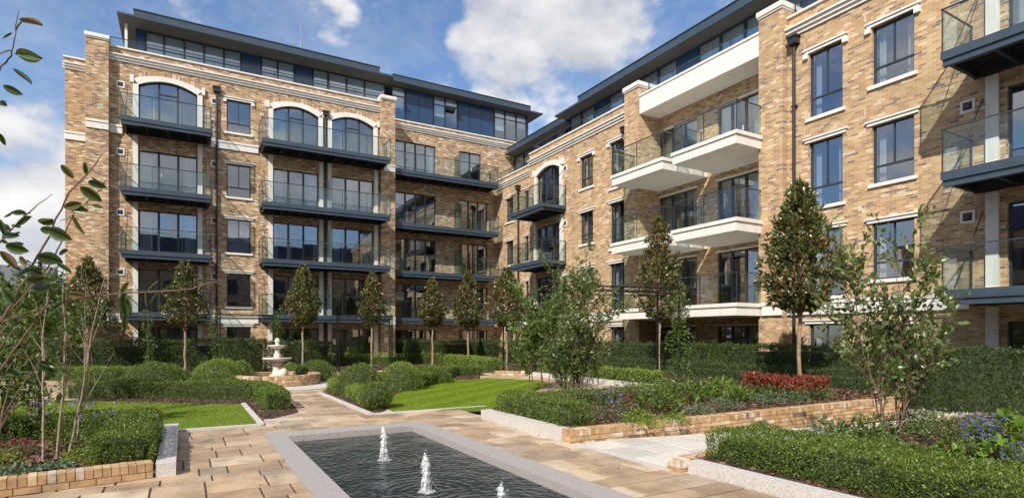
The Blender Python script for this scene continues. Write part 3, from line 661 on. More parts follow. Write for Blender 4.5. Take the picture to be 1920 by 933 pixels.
# ---------------------------------------------------------------- ground, paving, beds, lawns
g_ = MB(); g_.box(-900, 900, -900, 900, -.6, -.33); tag(g_.build('ground', M['ground']), kind='structure')
PX0, PX1, PY1 = 1.12, 3.85, 10.1; IX0, IX1, IY1 = 1.42, 3.5, 9.62; PY0 = -1.
def sub(r, h):
    x0,x1,y0,y1 = r; a,b_,c,d_ = h
    if a >= x1 or b_ <= x0 or c >= y1 or d_ <= y0: return [r]
    out = []
    if x0 < a: out.append((x0,a,y0,y1))
    if x1 > b_: out.append((b_,x1,y0,y1))
    m0, m1 = max(x0,a), min(x1,b_)
    if y0 < c: out.append((m0,m1,y0,c))
    if y1 > d_: out.append((m0,m1,d_,y1))
    return out
holes = [(PX0, PX1, PY0, PY1), (5.13, 20, -5, 6.95), (5.2, 15.6, 6.9, 11.4)]
def slabs(mb, rect, holes, zf, rows=(.3,.45,.55), ls=(.3,.5,.6,.8), gap=.01, th=.03):
    y = rect[2]
    while y < rect[3]:
        hgt = random.choice(rows); x = rect[0]-random.random()*.6
        while x < rect[1]:
            ln = random.choice(ls); rs = [(max(x,rect[0])+gap, min(x+ln,rect[1])-gap, y+gap*1.7, min(y+hgt,rect[3])-gap*1.7)]
            for h in holes: rs = [q for r in rs for q in sub(r, h)]
            for (a,b_,c,d_) in rs:
                if b_-a > .03 and d_-c > .03:
                    dz = random.uniform(-.0015,.0015); z = [zf(a)+dz, zf(b_)+dz]; e = .005
                    mb.add([(a,c,z[0]-th),(b_,c,z[1]-th),(b_,d_,z[1]-th),(a,d_,z[0]-th),(a,c,z[0]-e),(b_,c,z[1]-e),(b_,d_,z[1]-e),(a,d_,z[0]-e),(a+e,c+e,z[0]),(b_-e,c+e,z[1]),(b_-e,d_-e,z[1]),(a+e,d_-e,z[0])],
                        [(8,9,10,11),(4,5,9,8),(5,6,10,9),(6,7,11,10),(7,4,8,11),(0,1,5,4),(1,2,6,5),(2,3,7,6),(3,0,4,7)])
            x += ln
        y += hgt
pv = MB(); slabs(pv, (-9, 13, 0, 27), holes, lambda x: 0.); tag(pv.build('paving', M['slab']), kind='structure')
jb = MB(); rs = [(-9, 13, -1, 28)]
for h in holes: rs = [q for r in rs for q in sub(r, h)]
for a,b_,c,d_ in rs: jb.box(a,b_,c,d_,-.32,-.012)
tag(jb.build('paving_bed', M['joint']), kind='structure')
zr = lambda x: 0 if x < 6 else max(-.3, -(x-6)*.043)
pp = MB(); slabs(pp, (5.12, 17.2, 4.7, 6.9), [], zr, (.45,.6), (.6,.9)); 
slabs(pp, (14.4, 17.2, 2, 4.7), [], zr, (.45,.6), (.6,.9)); tag(pp.build('side_path', M['slabg']), kind='structure')
pb_ = MB(); pb_.add([(5,4.6,-.014),(6,4.6,-.014),(13,4.6,-.316),(17.3,4.6,-.316),(5,6.94,-.014),(6,6.94,-.014),(13,6.94,-.316),(17.3,6.94,-.316)], [(0,1,5,4),(1,2,6,5),(2,3,7,6)]); tag(pb_.build('side_path_bed', M['joint']), kind='structure')
st_ = MB(); 
for k in range(4): st_.box(4.98, 5.11, 4.96+k*.49, 5.44+k*.49, -.1, .002)
tag(st_.build('granite_strip', M['granite_w']), kind='structure')
# pool
pool = empty('pool', (2.5, 6, 0), 'rectangular ornamental pool with grey granite coping in the foreground paving', 'pool')
def coping_stones(mb, x0, x1, y0, y1, z0, z1, along, ln):
    a, b_ = (x0, x1) if along == 'x' else (y0, y1); n = max(1, round((b_-a)/ln))
    for k in range(n):
        p, q = a+(b_-a)*k/n+.002, a+(b_-a)*(k+1)/n-.002
        if along == 'x': mb.box(p, q, y0, y1, z0, z1)
        else: mb.box(x0, x1, p, q, z0, z1)
c = MB(); coping_stones(c, PX0, IX0, PY0, IY1, -.12, .012, 'y', 1.2); coping_stones(c, IX1, PX1, PY0, IY1, -.12, .012, 'y', .9); coping_stones(c, PX0, PX1, IY1+.003, PY1, -.12, .012, 'x', .55); c.build('coping', M['granite'], pool)
c = MB(); c.box(PX0+.05, IX0+.03, PY0, IY1, -.32, -.122); c.box(IX1-.03, PX1-.05, PY0, IY1, -.32, -.122); c.box(IX0+.03, IX1-.03, IY1-.03, PY1-.05, -.32, -.122); c.build('lining', M['black'], pool)
wv, wf = [], []; nx, ny = 40, 150
c = MB(); c.box(IX0, IX1, PY0, IY1, -.3, -.085); tag(c.build('water', M['water']), kind='structure')
def jet(j, h, label):
    o = MB(); n = 14; prof = []
    rr = random.Random(int(h*1000))
    for k in range(n+1):
        f = k/n; r = (.044+.01*math.sin(k*2.1))*min(1, (1-f)*5+.12)*(1.15-.35*f); prof.append((max(.004, r), -.09+h*f))
    o.lathe(j[0], j[1], prof, 9)
    o.v = [(x+rr.uniform(-.009,.009)-.02*((z+.09)/h)**2, y+rr.uniform(-.009,.009), z+rr.uniform(-.012,.012)) for x, y, z in o.v]
    for k in range(5):
        a = rr.uniform(2.4, 4.2); q = rr.uniform(.04,.075); zt = h*rr.uniform(.4,.75)
        o.tube([(j[0], j[1], zt-.05), (j[0]+math.cos(a)*q*.7, j[1]+math.sin(a)*q*.7, zt*.7-.09), (j[0]+math.cos(a)*q, j[1]+math.sin(a)*q, -.085)], [.008,.01,.012], 5)
    for k in range(int(330*h)):
        a = rr.uniform(0, 6.28); q = abs(rr.gauss(0,.06)); s = rr.uniform(.002,.006); z = rr.uniform(-.08, h*.95*math.exp(-q*8)) ; x, y = j[0]+math.cos(a)*q, j[1]+math.sin(a)*q
        o.add([(x-s,y,z),(x+s,y,z),(x,y+s,z),(x,y-s,z),(x,y,z+s*1.6),(x,y,z-s)], [(0,2,4),(2,1,4),(1,3,4),(3,0,4),(2,0,5),(1,2,5),(3,1,5),(0,3,5)])
    o.lathe(j[0], j[1], [(.001,-.08),(.05,-.081),(.09,-.084),(.1,-.086)], 14)
    tag(o.build('water_jet', M['foam'], None, True), label, 'water jet', 'jets in the pool')
jet(J1, .46, 'white water jet farther up the pool, nearest its back edge'); jet(J2, .42, 'middle white water jet leaning slightly, rising from the pool'); jet(J3, .3, 'water jet tip just showing at the bottom edge of the photo')
# brick & kerb builders (real bricks)
def brickrun(mb, mo, p0, p1, z0, courses, depth=.215, cap=True, th=.065):
    """bricks laid from p0 to p1, courses of stretchers then headers on edge"""
    p0 = Vector((*p0, 0)); p1 = Vector((*p1, 0)); d = (p1-p0); ln = d.length; d.normalize(); n = Vector((-d.y, d.x, 0))
    def brick(s0, s1, za, zb, dd):
        j = random.uniform(-.002,.002); vs = []
        for z in (za, zb):
            for s, o in ((s0,j),(s1,j),(s1,dd),(s0,dd)):
                q = p0+d*s+n*o; vs.append((q.x,q.y,z))
        mb.add(vs, [(0,3,2,1),(4,5,6,7),(0,1,5,4),(1,2,6,5),(2,3,7,6),(3,0,4,7)])
    z = z0
    for c in range(courses):
        s = 0 if c % 2 else -.1125
        while s < ln:
            a, b_ = max(0, s)+.005, min(ln, s+.225)-.005
            if b_-a > .02: brick(a, b_, z+.005, z+.07, depth)
            s += .225
        z += .075
    if cap:
        k = round(ln/.077)
        for i in range(k): brick(ln*i/k+.004, ln*(i+1)/k-.004, z+.004, z+.1+random.uniform(-.002,.002), depth)
        z += .1
    q0, q1 = p0+d*.006+n*.012, p1-d*.006+n*.012; q2, q3 = q1+n*(depth-.02), q0+n*(depth-.02)
    mo.prism([(q.x,q.y) for q in (q0,q1,q2,q3)], z0, z-.006)
def kerb(name, rects, label):
    k = MB()
    for (x0,x1,y0,y1,z0,z1,al,ln) in rects: coping_stones(k, x0, x1, y0, y1, z0, z1, al, ln)
    return tag(k.build(name, M['granite_w']), label, 'kerb')
def brickthing(name, runs, label, cat='wall'):
    a, m_ = MB(), MB()
    for r in runs: brickrun(a, m_, *r)
    root = empty(name, (runs[0][0][0], runs[0][0][1], 0), label, cat); a.build('brickwork', M['pbrick'], root); m_.build('mortar', M['mortar'], root); return root
def bed(name, poly, z0, z1, nchips, zc=None):
    s = MB(); s.prism(poly, z0, z1); o = tag(s.build(name, M['soil']), kind='structure')
    if nchips: chips(poly, z1, nchips)
def inpoly(P, poly):
    x, y = P[:,0], P[:,1]; ins = np.zeros(len(P), bool); n = len(poly)
    for i in range(n):
        x1,y1 = poly[i]; x2,y2 = poly[(i+1)%n]
        c = ((y1 > y) != (y2 > y)) & (x < (x2-x1)*(y-y1)/(y2-y1+1e-12)+x1); ins ^= c
    return ins
def rand_in(poly, n):
    p = np.array(poly); lo, hi = p.min(0), p.max(0); out = np.zeros((0,2))
    while len(out) < n:
        q = rng.uniform(lo, hi, (n*2, 2)); out = np.vstack([out, q[inpoly(q, poly)]])
    return out[:n]
def chips(poly, z, n):
    P = rand_in(poly, n); c = np.c_[P, np.full(n, z)+rng.uniform(.002,.03,n)]
    a = rng.normal(size=(n,3)); a[:,2] *= .3; a /= np.linalg.norm(a,axis=1)[:,None]; b_ = np.cross(a, np.c_[rng.normal(0,.35,(n,2)), np.ones(n)]); b_ /= np.linalg.norm(b_,axis=1)[:,None]
    l = rng.uniform(.012,.04,n)[:,None]; w_ = l*rng.uniform(.25,.6,(n,1))
    v = np.stack([c-a*l-b_*w_, c+a*l-b_*w_, c+a*l+b_*w_, c-a*l+b_*w_], 1).reshape(-1,3)
    tag(link_mesh('bark_mulch', v, np.arange(4*n).reshape(-1,4), M['chips']), kind='stuff')
# ---------------------------------------------------------------- foliage
def leafmesh(name, P, dirs, size, mat, parent=None, aspect=.5, jit=1., shape=4, droop=0., nrm=None):
    n = len(P); d = np.array(dirs, float)+rng.normal(0, jit, (n,3)); d[:,2] -= droop; d /= np.linalg.norm(d,axis=1)[:,None]+1e-9
    r = rng.normal(size=(n,3)) if nrm is None else np.array(nrm)+rng.normal(0,.5,(n,3))
    s = np.cross(d, r); s /= np.linalg.norm(s,axis=1)[:,None]+1e-9; u = np.cross(s, d)
    L_ = (size*rng.uniform(.65,1.3,n))[:,None]; w_ = L_*aspect*.5
    if shape == 4:
        v = np.stack([P, P+d*L_*.45+s*w_+u*w_*.25, P+d*L_, P+d*L_*.45-s*w_+u*w_*.25], 1).reshape(-1,3); f = np.arange(4*n).reshape(-1,4)
        i = np.arange(n)[:,None]*4; f = np.concatenate([i+np.array([0,1,2]), i+np.array([0,2,3])], 1).reshape(-1,3)
    else:
        v = np.stack([P, P+d*L_*.22+s*w_*.8+u*w_*.25, P+d*L_*.55+s*w_+u*w_*.3, P+d*L_*.85+s*w_*.5+u*w_*.1, P+d*L_-u*L_*.12,
                      P+d*L_*.85-s*w_*.5+u*w_*.1, P+d*L_*.55-s*w_+u*w_*.3, P+d*L_*.22-s*w_*.8+u*w_*.25, P+d*L_*.5], 1).reshape(-1,3)
        i = np.arange(n)[:,None]*9; f = np.concatenate([i+np.array(q) for q in ([0,1,8],[1,2,8],[2,3,8],[3,4,8],[4,5,8],[5,6,8],[6,7,8],[7,0,8])], 1).reshape(-1,3)
    return link_mesh(name, v, f, mat, parent)
def tuft(P, ph, f=1.):
    a = np.sin(P[:,0]*31*f+ph+2*np.sin(P[:,1]*9))*np.sin(P[:,1]*27*f+ph*1.7+2*np.sin(P[:,2]*11))*np.sin(P[:,2]*35*f+ph+1.5*np.sin(P[:,0]*13))
    b = np.sin(P[:,0]*17*f+ph*3+P[:,2]*8)*np.sin(P[:,1]*19*f+ph+P[:,2]*11)
    return a*.6+b*.4
def wob(P, amp, fr, ph):
    return amp*(np.sin(P[:,0]*fr+ph)+np.sin(P[:,1]*fr*1.13+ph*2)+np.sin(P[:,2]*fr*1.3+ph*3)+np.sin((P[:,0]+P[:,1])*fr*2.1+ph)*.6)/3
def hedge(name, path, w_, z0, z1, leaf, dens, label, mat='box', cat='hedge', group=None, amp=.05, asp=.55, light=None, rnd=.12):
    path = [Vector((*p, 0)) for p in path]; segs = [(path[i], path[i+1]) for i in range(len(path)-1)]
    lens = [(b_-a).length for a, b_ in segs]; tot = sum(lens)
    # per-vertex offset direction (mitred)
    def at(s):
        for (a, b_), l in zip(segs, lens):
            if s <= l+1e-6: return a+(b_-a)*(s/l), (b_-a)/l
            s -= l
        return path[-1], (segs[-1][1]-segs[-1][0])/lens[-1]
    hgt = z1-z0; per = 2*hgt+w_; area = tot*per+2*w_*hgt; n = int(area*dens)
    s = rng.uniform(-w_*.0, tot, n); q = rng.uniform(0, per, n)
    table = [at(x) for x in np.linspace(0, tot, 400)]
    C_ = np.array([(p.x,p.y) for p,_ in table]); Dr = np.array([(d.x,d.y) for _,d in table])
    k = 7; Dr = np.stack([np.convolve(np.pad(Dr[:,i], k, mode='edge'), np.ones(2*k+1)/(2*k+1), 'valid') for i in (0,1)], 1); Dr /= np.linalg.norm(Dr,axis=1)[:,None]
    idx = np.clip((s/tot*399).astype(int), 0, 399); fr_ = rng.uniform(-.5,.5,n)*tot/399
    cen = C_[idx]+Dr[idx]*fr_[:,None]; nn = np.stack([-Dr[idx][:,1], Dr[idx][:,0]], 1)
    off = np.where(q < hgt, -w_/2, np.where(q < hgt+w_, q-hgt-w_/2, w_/2)); zz = np.where(q < hgt, q, np.where(q < hgt+w_, hgt, per-q))
    on = np.where(q < hgt, -1., np.where(q < hgt+w_, 0, 1.)); up = ((q >= hgt) & (q < hgt+w_)).astype(float)
    # caps
    nc = int(w_*hgt*dens); 
    for e in (0, 399):
        sg_ = -1 if e == 0 else 1
        o2 = rng.uniform(-w_/2, w_/2, nc); z2 = rng.uniform(0, hgt, nc)
        cen = np.vstack([cen, C_[e]+np.zeros((nc,2))]); nn = np.vstack([nn, np.tile([-Dr[e][1], Dr[e][0]], (nc,1))]); off = np.r_[off, o2]; zz = np.r_[zz, z2]; on = np.r_[on, np.zeros(nc)]; up = np.r_[up, np.zeros(nc)]
    capd = np.zeros((len(off),2)); capd[n:n+nc] = -Dr[0]; capd[n+nc:] = Dr[399]
    # round the top shoulders
    ex = np.clip((np.abs(off)-(w_/2-rnd))/rnd, 0, 1); ez = np.clip((zz-(hgt-rnd))/rnd, 0, 1); pull = np.clip(np.hypot(ex, ez)-1, 0, 1)*rnd
    off = off-np.sign(off)*pull*ex*.8; zz = zz-pull*ez*.8
    P = np.c_[cen+nn*off[:,None], zz+z0]; Nn = np.c_[nn*on[:,None]+capd, up]
    P = P+Nn*(wob(P, amp*1.2, 3.3, tot)+wob(P, amp*.6, 13, tot)+tuft(P, tot, .034/leaf if leaf > .034 else 1.)*leaf*1.25-abs(rng.normal(0, leaf*1.0, len(P))))[:,None]
    P = P+Nn*((rng.random(len(P)) < .06)*rng.uniform(0, leaf*1.8, len(P)))[:,None]
    root = empty(name, (path[0].x, path[0].y, z0), label, cat, group)
    leafmesh('leaves', P, Nn*.8+np.array([0,0,.45]), leaf, M[mat], root, asp, .7)
    c = MB(); ins = leaf*2.2+amp*.8; m_ = max(2, int(tot/.25)); hw = max(.03, w_/2-ins)
    rows = []
    for i in range(m_+1):
        j = int(i/m_*399); cx, cy = C_[j]; dx, dy = Dr[j]; e = ins if i == 0 else (-ins if i == m_ else 0); cx += dx*e; cy += dy*e
        rows.append([(cx+dy*hw, cy-dx*hw, z0), (cx+dy*hw, cy-dx*hw, z1-ins-rnd*.4), (cx+dy*hw*.7, cy-dx*hw*.7, z1-ins), (cx-dy*hw*.7, cy+dx*hw*.7, z1-ins), (cx-dy*hw, cy+dx*hw, z1-ins-rnd*.4), (cx-dy*hw, cy+dx*hw, z0)])
    o0 = 0; vs = [v for r in rows for v in r]; fs = []
    for i in range(m_):
        for j in range(5): fs.append((i*6+j, (i+1)*6+j, (i+1)*6+j+1, i*6+j+1))
    fs += [(0,1,2,3,4,5), tuple(m_*6+j for j in range(5,-1,-1))]; c.add(vs, fs); c.build('branches', M['core'], root)
    return root
def dome(name, cx, cy, z0, rx, ry, h, leaf, dens, label, mat='box', group=None, cat='shrub', ball=False, amp=.04):
    n = int(dens*2*math.pi*((rx+ry)/2)**2*(1.3 if not ball else 2)); d = rng.normal(size=(n,3)); d /= np.linalg.norm(d,axis=1)[:,None]
    if not ball: d[:,2] = np.abs(d[:,2])
    root = empty(name, (cx, cy, z0), label, cat, group)
    zc = z0 if not ball else z0+h/2; sc = np.array([rx, ry, h if not ball else h/2])
    P = d*sc+np.array([cx,cy,zc]); P = P+d*(wob(P, amp, 5, cx)+wob(P, amp*.5, 14, cy)+tuft(P, cx)*leaf*1.25-abs(rng.normal(0, leaf*.7, n))+(rng.random(n)<.06)*leaf*1.2)[:,None]
    P[:,2] = np.maximum(P[:,2], z0+.01)
    leafmesh('leaves', P, d*.7+np.array([0,0,.4]), leaf, M[mat], root, .55, .7)
    c = MB(); pr = []
    for k in range(9):
        t = math.pi/2*k/8 if not ball else math.pi*k/8; e = .9-.0
        pr.append((max(.001, math.cos(t) if not ball else math.sin(t)), (math.sin(t) if not ball else -math.cos(t))))
    c.lathe(0, 0, pr, 20); c.v = [(cx+x*(rx-leaf*2.2-amp*.6), cy+y*(ry-leaf*2.2-amp*.6), zc+z*(sc[2]-leaf*2.2-amp*.6)) for x,y,z in c.v]
    c.build('branches', M['core'], root); return root
def cone_shrub(cx, cy, z0, r, h, label, group):
    n = int(5000*r*h*3); t = rng.uniform(0, 1, n)**1.3; a = rng.uniform(0, 6.28, n); rr_ = r*(1-t)**.85+.015
    rr_ = rr_*(1+.08*np.sin(t*30+a*3)); P = np.c_[cx+rr_*np.cos(a), cy+rr_*np.sin(a), z0+t*h]; d = np.c_[np.cos(a), np.sin(a), np.full(n,.5)]
    root = empty('conical_yew', (cx,cy,z0), label, 'shrub', group); leafmesh('leaves', P, d, .045, M['yewl'], root, .4, .6)
    c = MB(); c.lathe(cx, cy, [(r*.85,z0),(r*.5,z0+h*.4),(.02,z0+h*.9)], 12); c.build('branches', M['core'], root)
def standard_tree_mesh(root, x, y, z0, zc0, zc1, rad, leaf=.12, ncl=330, trunk_r=.045, seed=1, mat='magnolia'):
    r_ = random.Random(seed); b_ = MB(); H_ = zc1-zc0
    pts = [Vector((x,y,z0))]; 
    for k in range(1, 13):
        zz = z0+(zc1-.15-z0)*k/12; pts.append(Vector((x+r_.uniform(-.02,.02), y+r_.uniform(-.02,.02), zz)))
    b_.tube(pts, [trunk_r*(1.25 if k == 0 else 1-.8*max(0,(k-4)/9)) for k in range(13)], 8)
    prof = lambda f: rad*(math.sin(min(1, f*2.6+.25)*math.pi/2) if f < .3 else (1-(f-.3)/.72)**.75)
    cl = []; lb = MB()
    for k in range(ncl):
        f = r_.random()**1.25; R_ = prof(f)*(1+.14*math.sin(k*1.7)); q = R_*math.sqrt(r_.uniform(.1,1.1)); a = r_.uniform(0, 6.28)
        c = Vector((x+q*math.cos(a), y+q*math.sin(a), zc0+f*H_+r_.uniform(-.06,.06))); cl.append((c, Vector((math.cos(a)*q/rad, math.sin(a)*q/rad, .5+f*.6))))
        if k % 5 == 0: b_.tube([Vector((x,y,c.z-q*.7-.05)), Vector((x,y,c.z)).lerp(c,.5)-Vector((0,0,.08)), c], [.014,.009,.004], 4)
    b_.build('trunk', M['bark'], root)
    P, Dd = [], []
    for c, d in cl:
        for j in range(r_.randint(9, 14)):
            P.append(c+Vector((r_.gauss(0,.035), r_.gauss(0,.035), r_.gauss(0,.04)))); Dd.append(d)
    leafmesh('crown', np.array([tuple(p) for p in P]), np.array([tuple(p) for p in Dd]), leaf, M[mat], root, .42, .75, 8, 0.)
def grow(mb, LP, p, d, ln, r0, depth, rr_, lsp=.07, spread=.7, up=.15, nb=4, wig=.12, leafy=.35, minl=.12):
    n = max(3, int(ln/.14)); pts = [p]; dd = d.normalized(); rad = [r0]
    for i in range(n):
        dd = (dd+Vector((rr_.gauss(0,wig), rr_.gauss(0,wig), rr_.gauss(0,wig)+up*.12))).normalized(); pts.append(pts[-1]+dd*ln/n); rad.append(max(.0018, r0*(1-.8*(i+1)/n)))
    mb.tube(pts, rad, 6 if r0 > .008 else 4)
    if depth <= 1 or leafy > .9:
        s = ln*(1-leafy) if depth > 0 else 0.; 
        while s < ln:
            i = min(n-1, int(s/ln*n)); f = s/ln*n-i; LP.append((pts[i].lerp(pts[i+1], f), (pts[i+1]-pts[i]).normalized())); s += lsp*rr_.uniform(.6,1.4)
    if depth > 0:
        for k in range(nb):
            f = rr_.uniform(.18,.97); i = min(n-1, int(f*n)); ax = Vector((rr_.gauss(0,1), rr_.gauss(0,1), rr_.gauss(0,.5)))
            nd = (pts[i+1]-pts[i]).normalized()+ax.normalized()*spread; nd.z += up
            l2 = max(minl, ln*rr_.uniform(.25,.5)*(1.15-f*.5)); grow(mb, LP, pts[i].copy(), nd, l2, rad[i]*.62, depth-1, rr_, lsp, spread, up, max(2, nb-1), wig, leafy)
def multistem(name, stems, label, cat, leaf, mat, seed, bark='barkg', depth=2, nb=6, lsp=.07, asp=.5, spread=.7, droop=.1, leafy=.6, group=None, ljit=.6, keep=1.):
    rr_ = random.Random(seed); b_ = MB(); LP = []
    for (x, y, z, lean, ln, r) in stems: grow(b_, LP, Vector((x,y,z)), Vector((lean[0], lean[1], 1)), ln, r, depth, rr_, lsp, spread, .25, nb, .07, leafy)
    root = empty(name, (stems[0][0], stems[0][1], stems[0][2]), label, cat, group); b_.build('stems', M[bark], root)
    LP = [q for q in LP if rr_.random() < keep]
    if LP: leafmesh('leaves', np.array([tuple(p) for p,_ in LP]), np.array([tuple(d) for _,d in LP]), leaf, M[mat], root, asp, ljit, 8, droop)
    return root
def clump(name, x, y, z, r, h, leaf, n, mat, label, cat='plant', flowers=None, nf=0, group=None, asp=.4, fs=.03, spike=False):
    root = empty(name, (x,y,z), label, cat, group)
    a = rng.uniform(0, 6.28, n); q = r*np.sqrt(rng.uniform(0,1,n)); t = rng.uniform(.05,1,n); hh = h*(1-.55*(q/r)**2)
    P = np.c_[x+q*np.cos(a), y+q*np.sin(a), z+t*hh]; d = np.c_[np.cos(a)*q/r, np.sin(a)*q/r, .5+0*a]
    leafmesh('leaves', P, d, leaf, M[mat], root, asp, .6, 8 if leaf > .07 else 4, .1)
    s = MB()
    for k in range(10):
        aa = random.uniform(0,6.28); rr_ = r*.6*random.random(); s.tube([(x+rr_*.3*math.cos(aa), y+rr_*.3*math.sin(aa), z), (x+rr_*math.cos(aa), y+rr_*math.sin(aa), z+h*.8)], .004, 4)
    s.build('stems', M['climber'], root)
    if flowers:
        a = rng.uniform(0, 6.28, nf); q = r*.9*np.sqrt(rng.uniform(0,1,nf)); c = np.c_[x+q*np.cos(a), y+q*np.sin(a), z+h*(rng.uniform(.5,1.1,nf) if spike else rng.uniform(.62,1.12,nf))]
        if nf <= 100:
            for q_ in c:
                leafmesh('flower', np.repeat(q_[None], 11, 0), np.c_[rng.normal(0,1,(11,2)), np.full(11,.3)], fs*.62, M[flowers], root, .35, .15)
            return root
        P = np.repeat(c, 9, 0)+rng.normal(0, fs*.12, (nf*9,3)); leafmesh('red_foliage', P, np.tile([0,0,.25], (nf*9,1)), fs, M[flowers], root, .5, 1.)
    return root
# ---- beds
XK = 4.98
P1poly = [(-6,7.4),(-.25,7.62),(-.25,10.95),(-6,10.95)]
bed('planting_bed', [(-6,7.45),(-.5,7.65),(-.5,10.9),(-6,10.9)], -.05, .11, 9000)
P1F = [(-1.9, 7.36), (-.5, 7.56)]
brickthing('brick_edging', [((-3.6,7.13),(-.3,7.6),0.,1)], 'yellow brick edging along the front of the bed at bottom left', 'edging')
kerb('granite_kerb', [(-.28,-.08,7.62,11.0,-.02,.15,'y',1.1)], 'grey granite kerb beside the front left box hedge')
kerb('granite_kerb', [(-5,1.2,11.02,11.12,-.02,.035,'x',.8)], 'thin granite edge along the front of the left lawn')
kerb('granite_kerb', [(1.15,1.25,11.13,14.7,-.02,.04,'y',.8)], 'narrow granite edge at the right end of the left lawn')
lawnL = [(-5.5,11.13),(1.15,11.13),(1.15,14.6),G(350,757),G(150,752),G(20,748),(-6.5,18)]
lawnR = [G(738,772),G(925,765),G(1036,719),G(1010,713),G(914,709),G(881,712),G(840,711),G(819,718),G(790,728),G(755,736),G(730,745),G(722,762)]
for nm, po, lab in (('lawn', lawnL, ''), ('lawn', lawnR, '')):
    s = MB(); s.prism(po, -.05, .012); tag(s.build(nm, M['lawnbase']), kind='structure')
    n = 90000; P = rand_in(po, n); yy = P[:,0]*.6-P[:,1]*.8
    st = np.sign(np.sin(yy*2*math.pi/.9))
    d = np.c_[st*.6, np.zeros(n)+.1, np.ones(n)]
    leafmesh('grass', np.c_[P, np.full(n,.008)], d, .034, M['grass'], None, .16, .28); tag(bpy.data.objects[[o.name for o in col.objects][-1]], kind='stuff')
bed('planting_bed', [G(150,758),G(350,760),G(478,760),(1.15,14.6),(1.25,11.6),G(560,772),G(535,740),G(480,715),G(430,700),G(140,690)], -.05, .01, 8000)
kerb('granite_kerb', [(1.3,2.0,11.55,11.65,-.02,.03,'x',.7)], 'granite edge at the foot of the round ended hedge by the centre path')
kx = 3.28
kerb('granite_kerb', [(kx-.06,kx+.06,11.45,16.5,-.02,.035,'y',.9)], 'granite edge on the right side of the centre path')
kerb('granite_kerb', [(kx+.07,5.9,11.42,11.52,-.02,.03,'x',.8)], 'granite edge along the front of the right lawn')
bed('planting_bed', [(kx+.06,11.53),(G(722,770)),G(745,738),G(819,719),G(900,712),G(900,690),G(640,700),(kx+.06,16.4)], -.05, .01, 9000)
for i_ in range(1):
    kerb('granite_kerb', [(XK-.02,XK+.2,6.93+.22,9.85,-.02,.18,'y',.62)], 'pale granite kerb stones edging the centre right planter')
brickthing('planter_wall', [((XK,6.93),(14.3,6.93),-.28,5)], 'long yellow brick planter wall on the right beside the sloping path')
bed('planting_bed', [(XK+.2,7.12),(14.2,7.12),(15.5,8),(15.5,11.6),(12.,11.6),(8,9.9),(XK+.2,9.9)], -.3, .155, 16000)
kerb('granite_kerb', [(XK+.16,XK+.35,-.5,4.8,-.02,.135,'y',.85)], 'white granite kerb in front of the low hedge at bottom right')
brickthing('brick_block', [((XK+.06,4.82),(XK+.36,4.82),-.03,1)], 'small brick block ending the kerb at bottom right', 'edging')
brickthing('brick_edging', [((XK+.4,4.98),(13.5,4.98),-.3,4)], 'brick edging along the back of the bottom right bed', 'edging')
bed('planting_bed', [(XK+.36,-.5),(13.4,-.5),(13.4,4.97),(XK+.36,4.97)], -.3, .11, 12000)
bed('planting_bed', [(12.15,12.2),(16.8,12.2),(16.8,20),(12.15,20)], -.1, .12, 3000)
kerb('granite_kerb', [(11.95,12.15,12.3,19.5,-.02,.16,'y',.9)], 'far white granite kerb behind the pergola')
brickthing('brick_edging', [(G(926,703),G(984,703),0.,1)], 'short far brick edging left of the pergola', 'edging')
bed('planting_bed', [G(926,699),G(984,699),(16.8,23),(16.8,29.5),(-9,29.5),(-9,26),(9,26)], -.1, .05, 4000)
bed('planting_bed', [(-30,11.2),(-6.7,11.2),(-6.7,27),(-30,27)], -.2, .03, 3000)
# ---- hedges
box_g = 'clipped box hedges'
hedge('box_hedge', [(-.62,7.85),(-.62,10.55)], .6, .1, .47, .026, 5200, 'clipped box hedge running beside the granite kerb at front left', amp=.04)
hedge('box_hedge', [(-6,10.6),(-.93,10.6)], .6, .1, .47, .03, 2600, 'box hedge between the flower bed and the left lawn', amp=.04)
h1 = [G(130,745),G(250,745),G(360,745),G(475,747)]
hedge('box_hedge', h1, .6, 0, .45, .034, 2200, 'long low box hedge behind the left lawn', amp=.05)
hedge('box_hedge', [G(478,745),G(503,752),G(522,769)], .55, 0, .42, .032, 2600, 'short box hedge ending beside the centre path', amp=.04)
hedge('box_hedge', [G(700,731),G(752,731),G(795,723),G(826,711),G(850,703)], .5, 0, .45, .034, 2200, 'curved box hedge sweeping along the right lawn', amp=.04)
hedge('box_hedge', [G(850,704),G(905,703)], .6, 0, .4, .036, 2000, 'far round ended box hedge at the tip of the right lawn', amp=.04)
hedge('box_hedge', [G(628,726),G(665,742),G(694,757)], .5, 0, .3, .032, 2400, 'low box hedge beside the right side of the centre path', 'boxlight', amp=.04)
dome('box_ball', *G(706,766), 0, .36, .36, .56, .028, 3600, 'round box ball in front of the right lawn', group=None, ball=True)
MG = 'clipped box mounds'
for px, t, rx, h, lab in ((292,16.6,1.0,.8,'largest clipped mound left of the fountain'),(410,18.3,.85,.85,'clipped mound just left of the fountain at the back'),(402,15.6,.75,.62,'clipped mound in front of the one left of the fountain'),(452,19.4,.45,.8,'small rounded bush touching the fountain basin on its left'),
        (672,15.8,.68,.85,'tall rounded mound right of the centre path'),(752,16.8,.68,.8,'rounded mound behind the curved hedge'),(590,20.5,.75,.72,'mound directly right of the fountain'),(545,21.5,.4,.55,'small light green bush touching the fountain'),(800,19.5,.9,.6,'low mound behind the other right mounds')):
    x, y = ray(px); dome('box_mound', x*t, y*t, 0, rx, rx*.9, h, .036, 1900, 'clipped box: '+lab if False else lab, 'boxlight' if px in (410,545,752,452) else 'box', MG, amp=.05)
hedge('box_hedge', [G(60,712),G(200,712),G(330,708)], .7, 0, .5, .045, 1200, 'low clipped hedge row at left behind the first long hedge', 'boxlight', amp=.05)
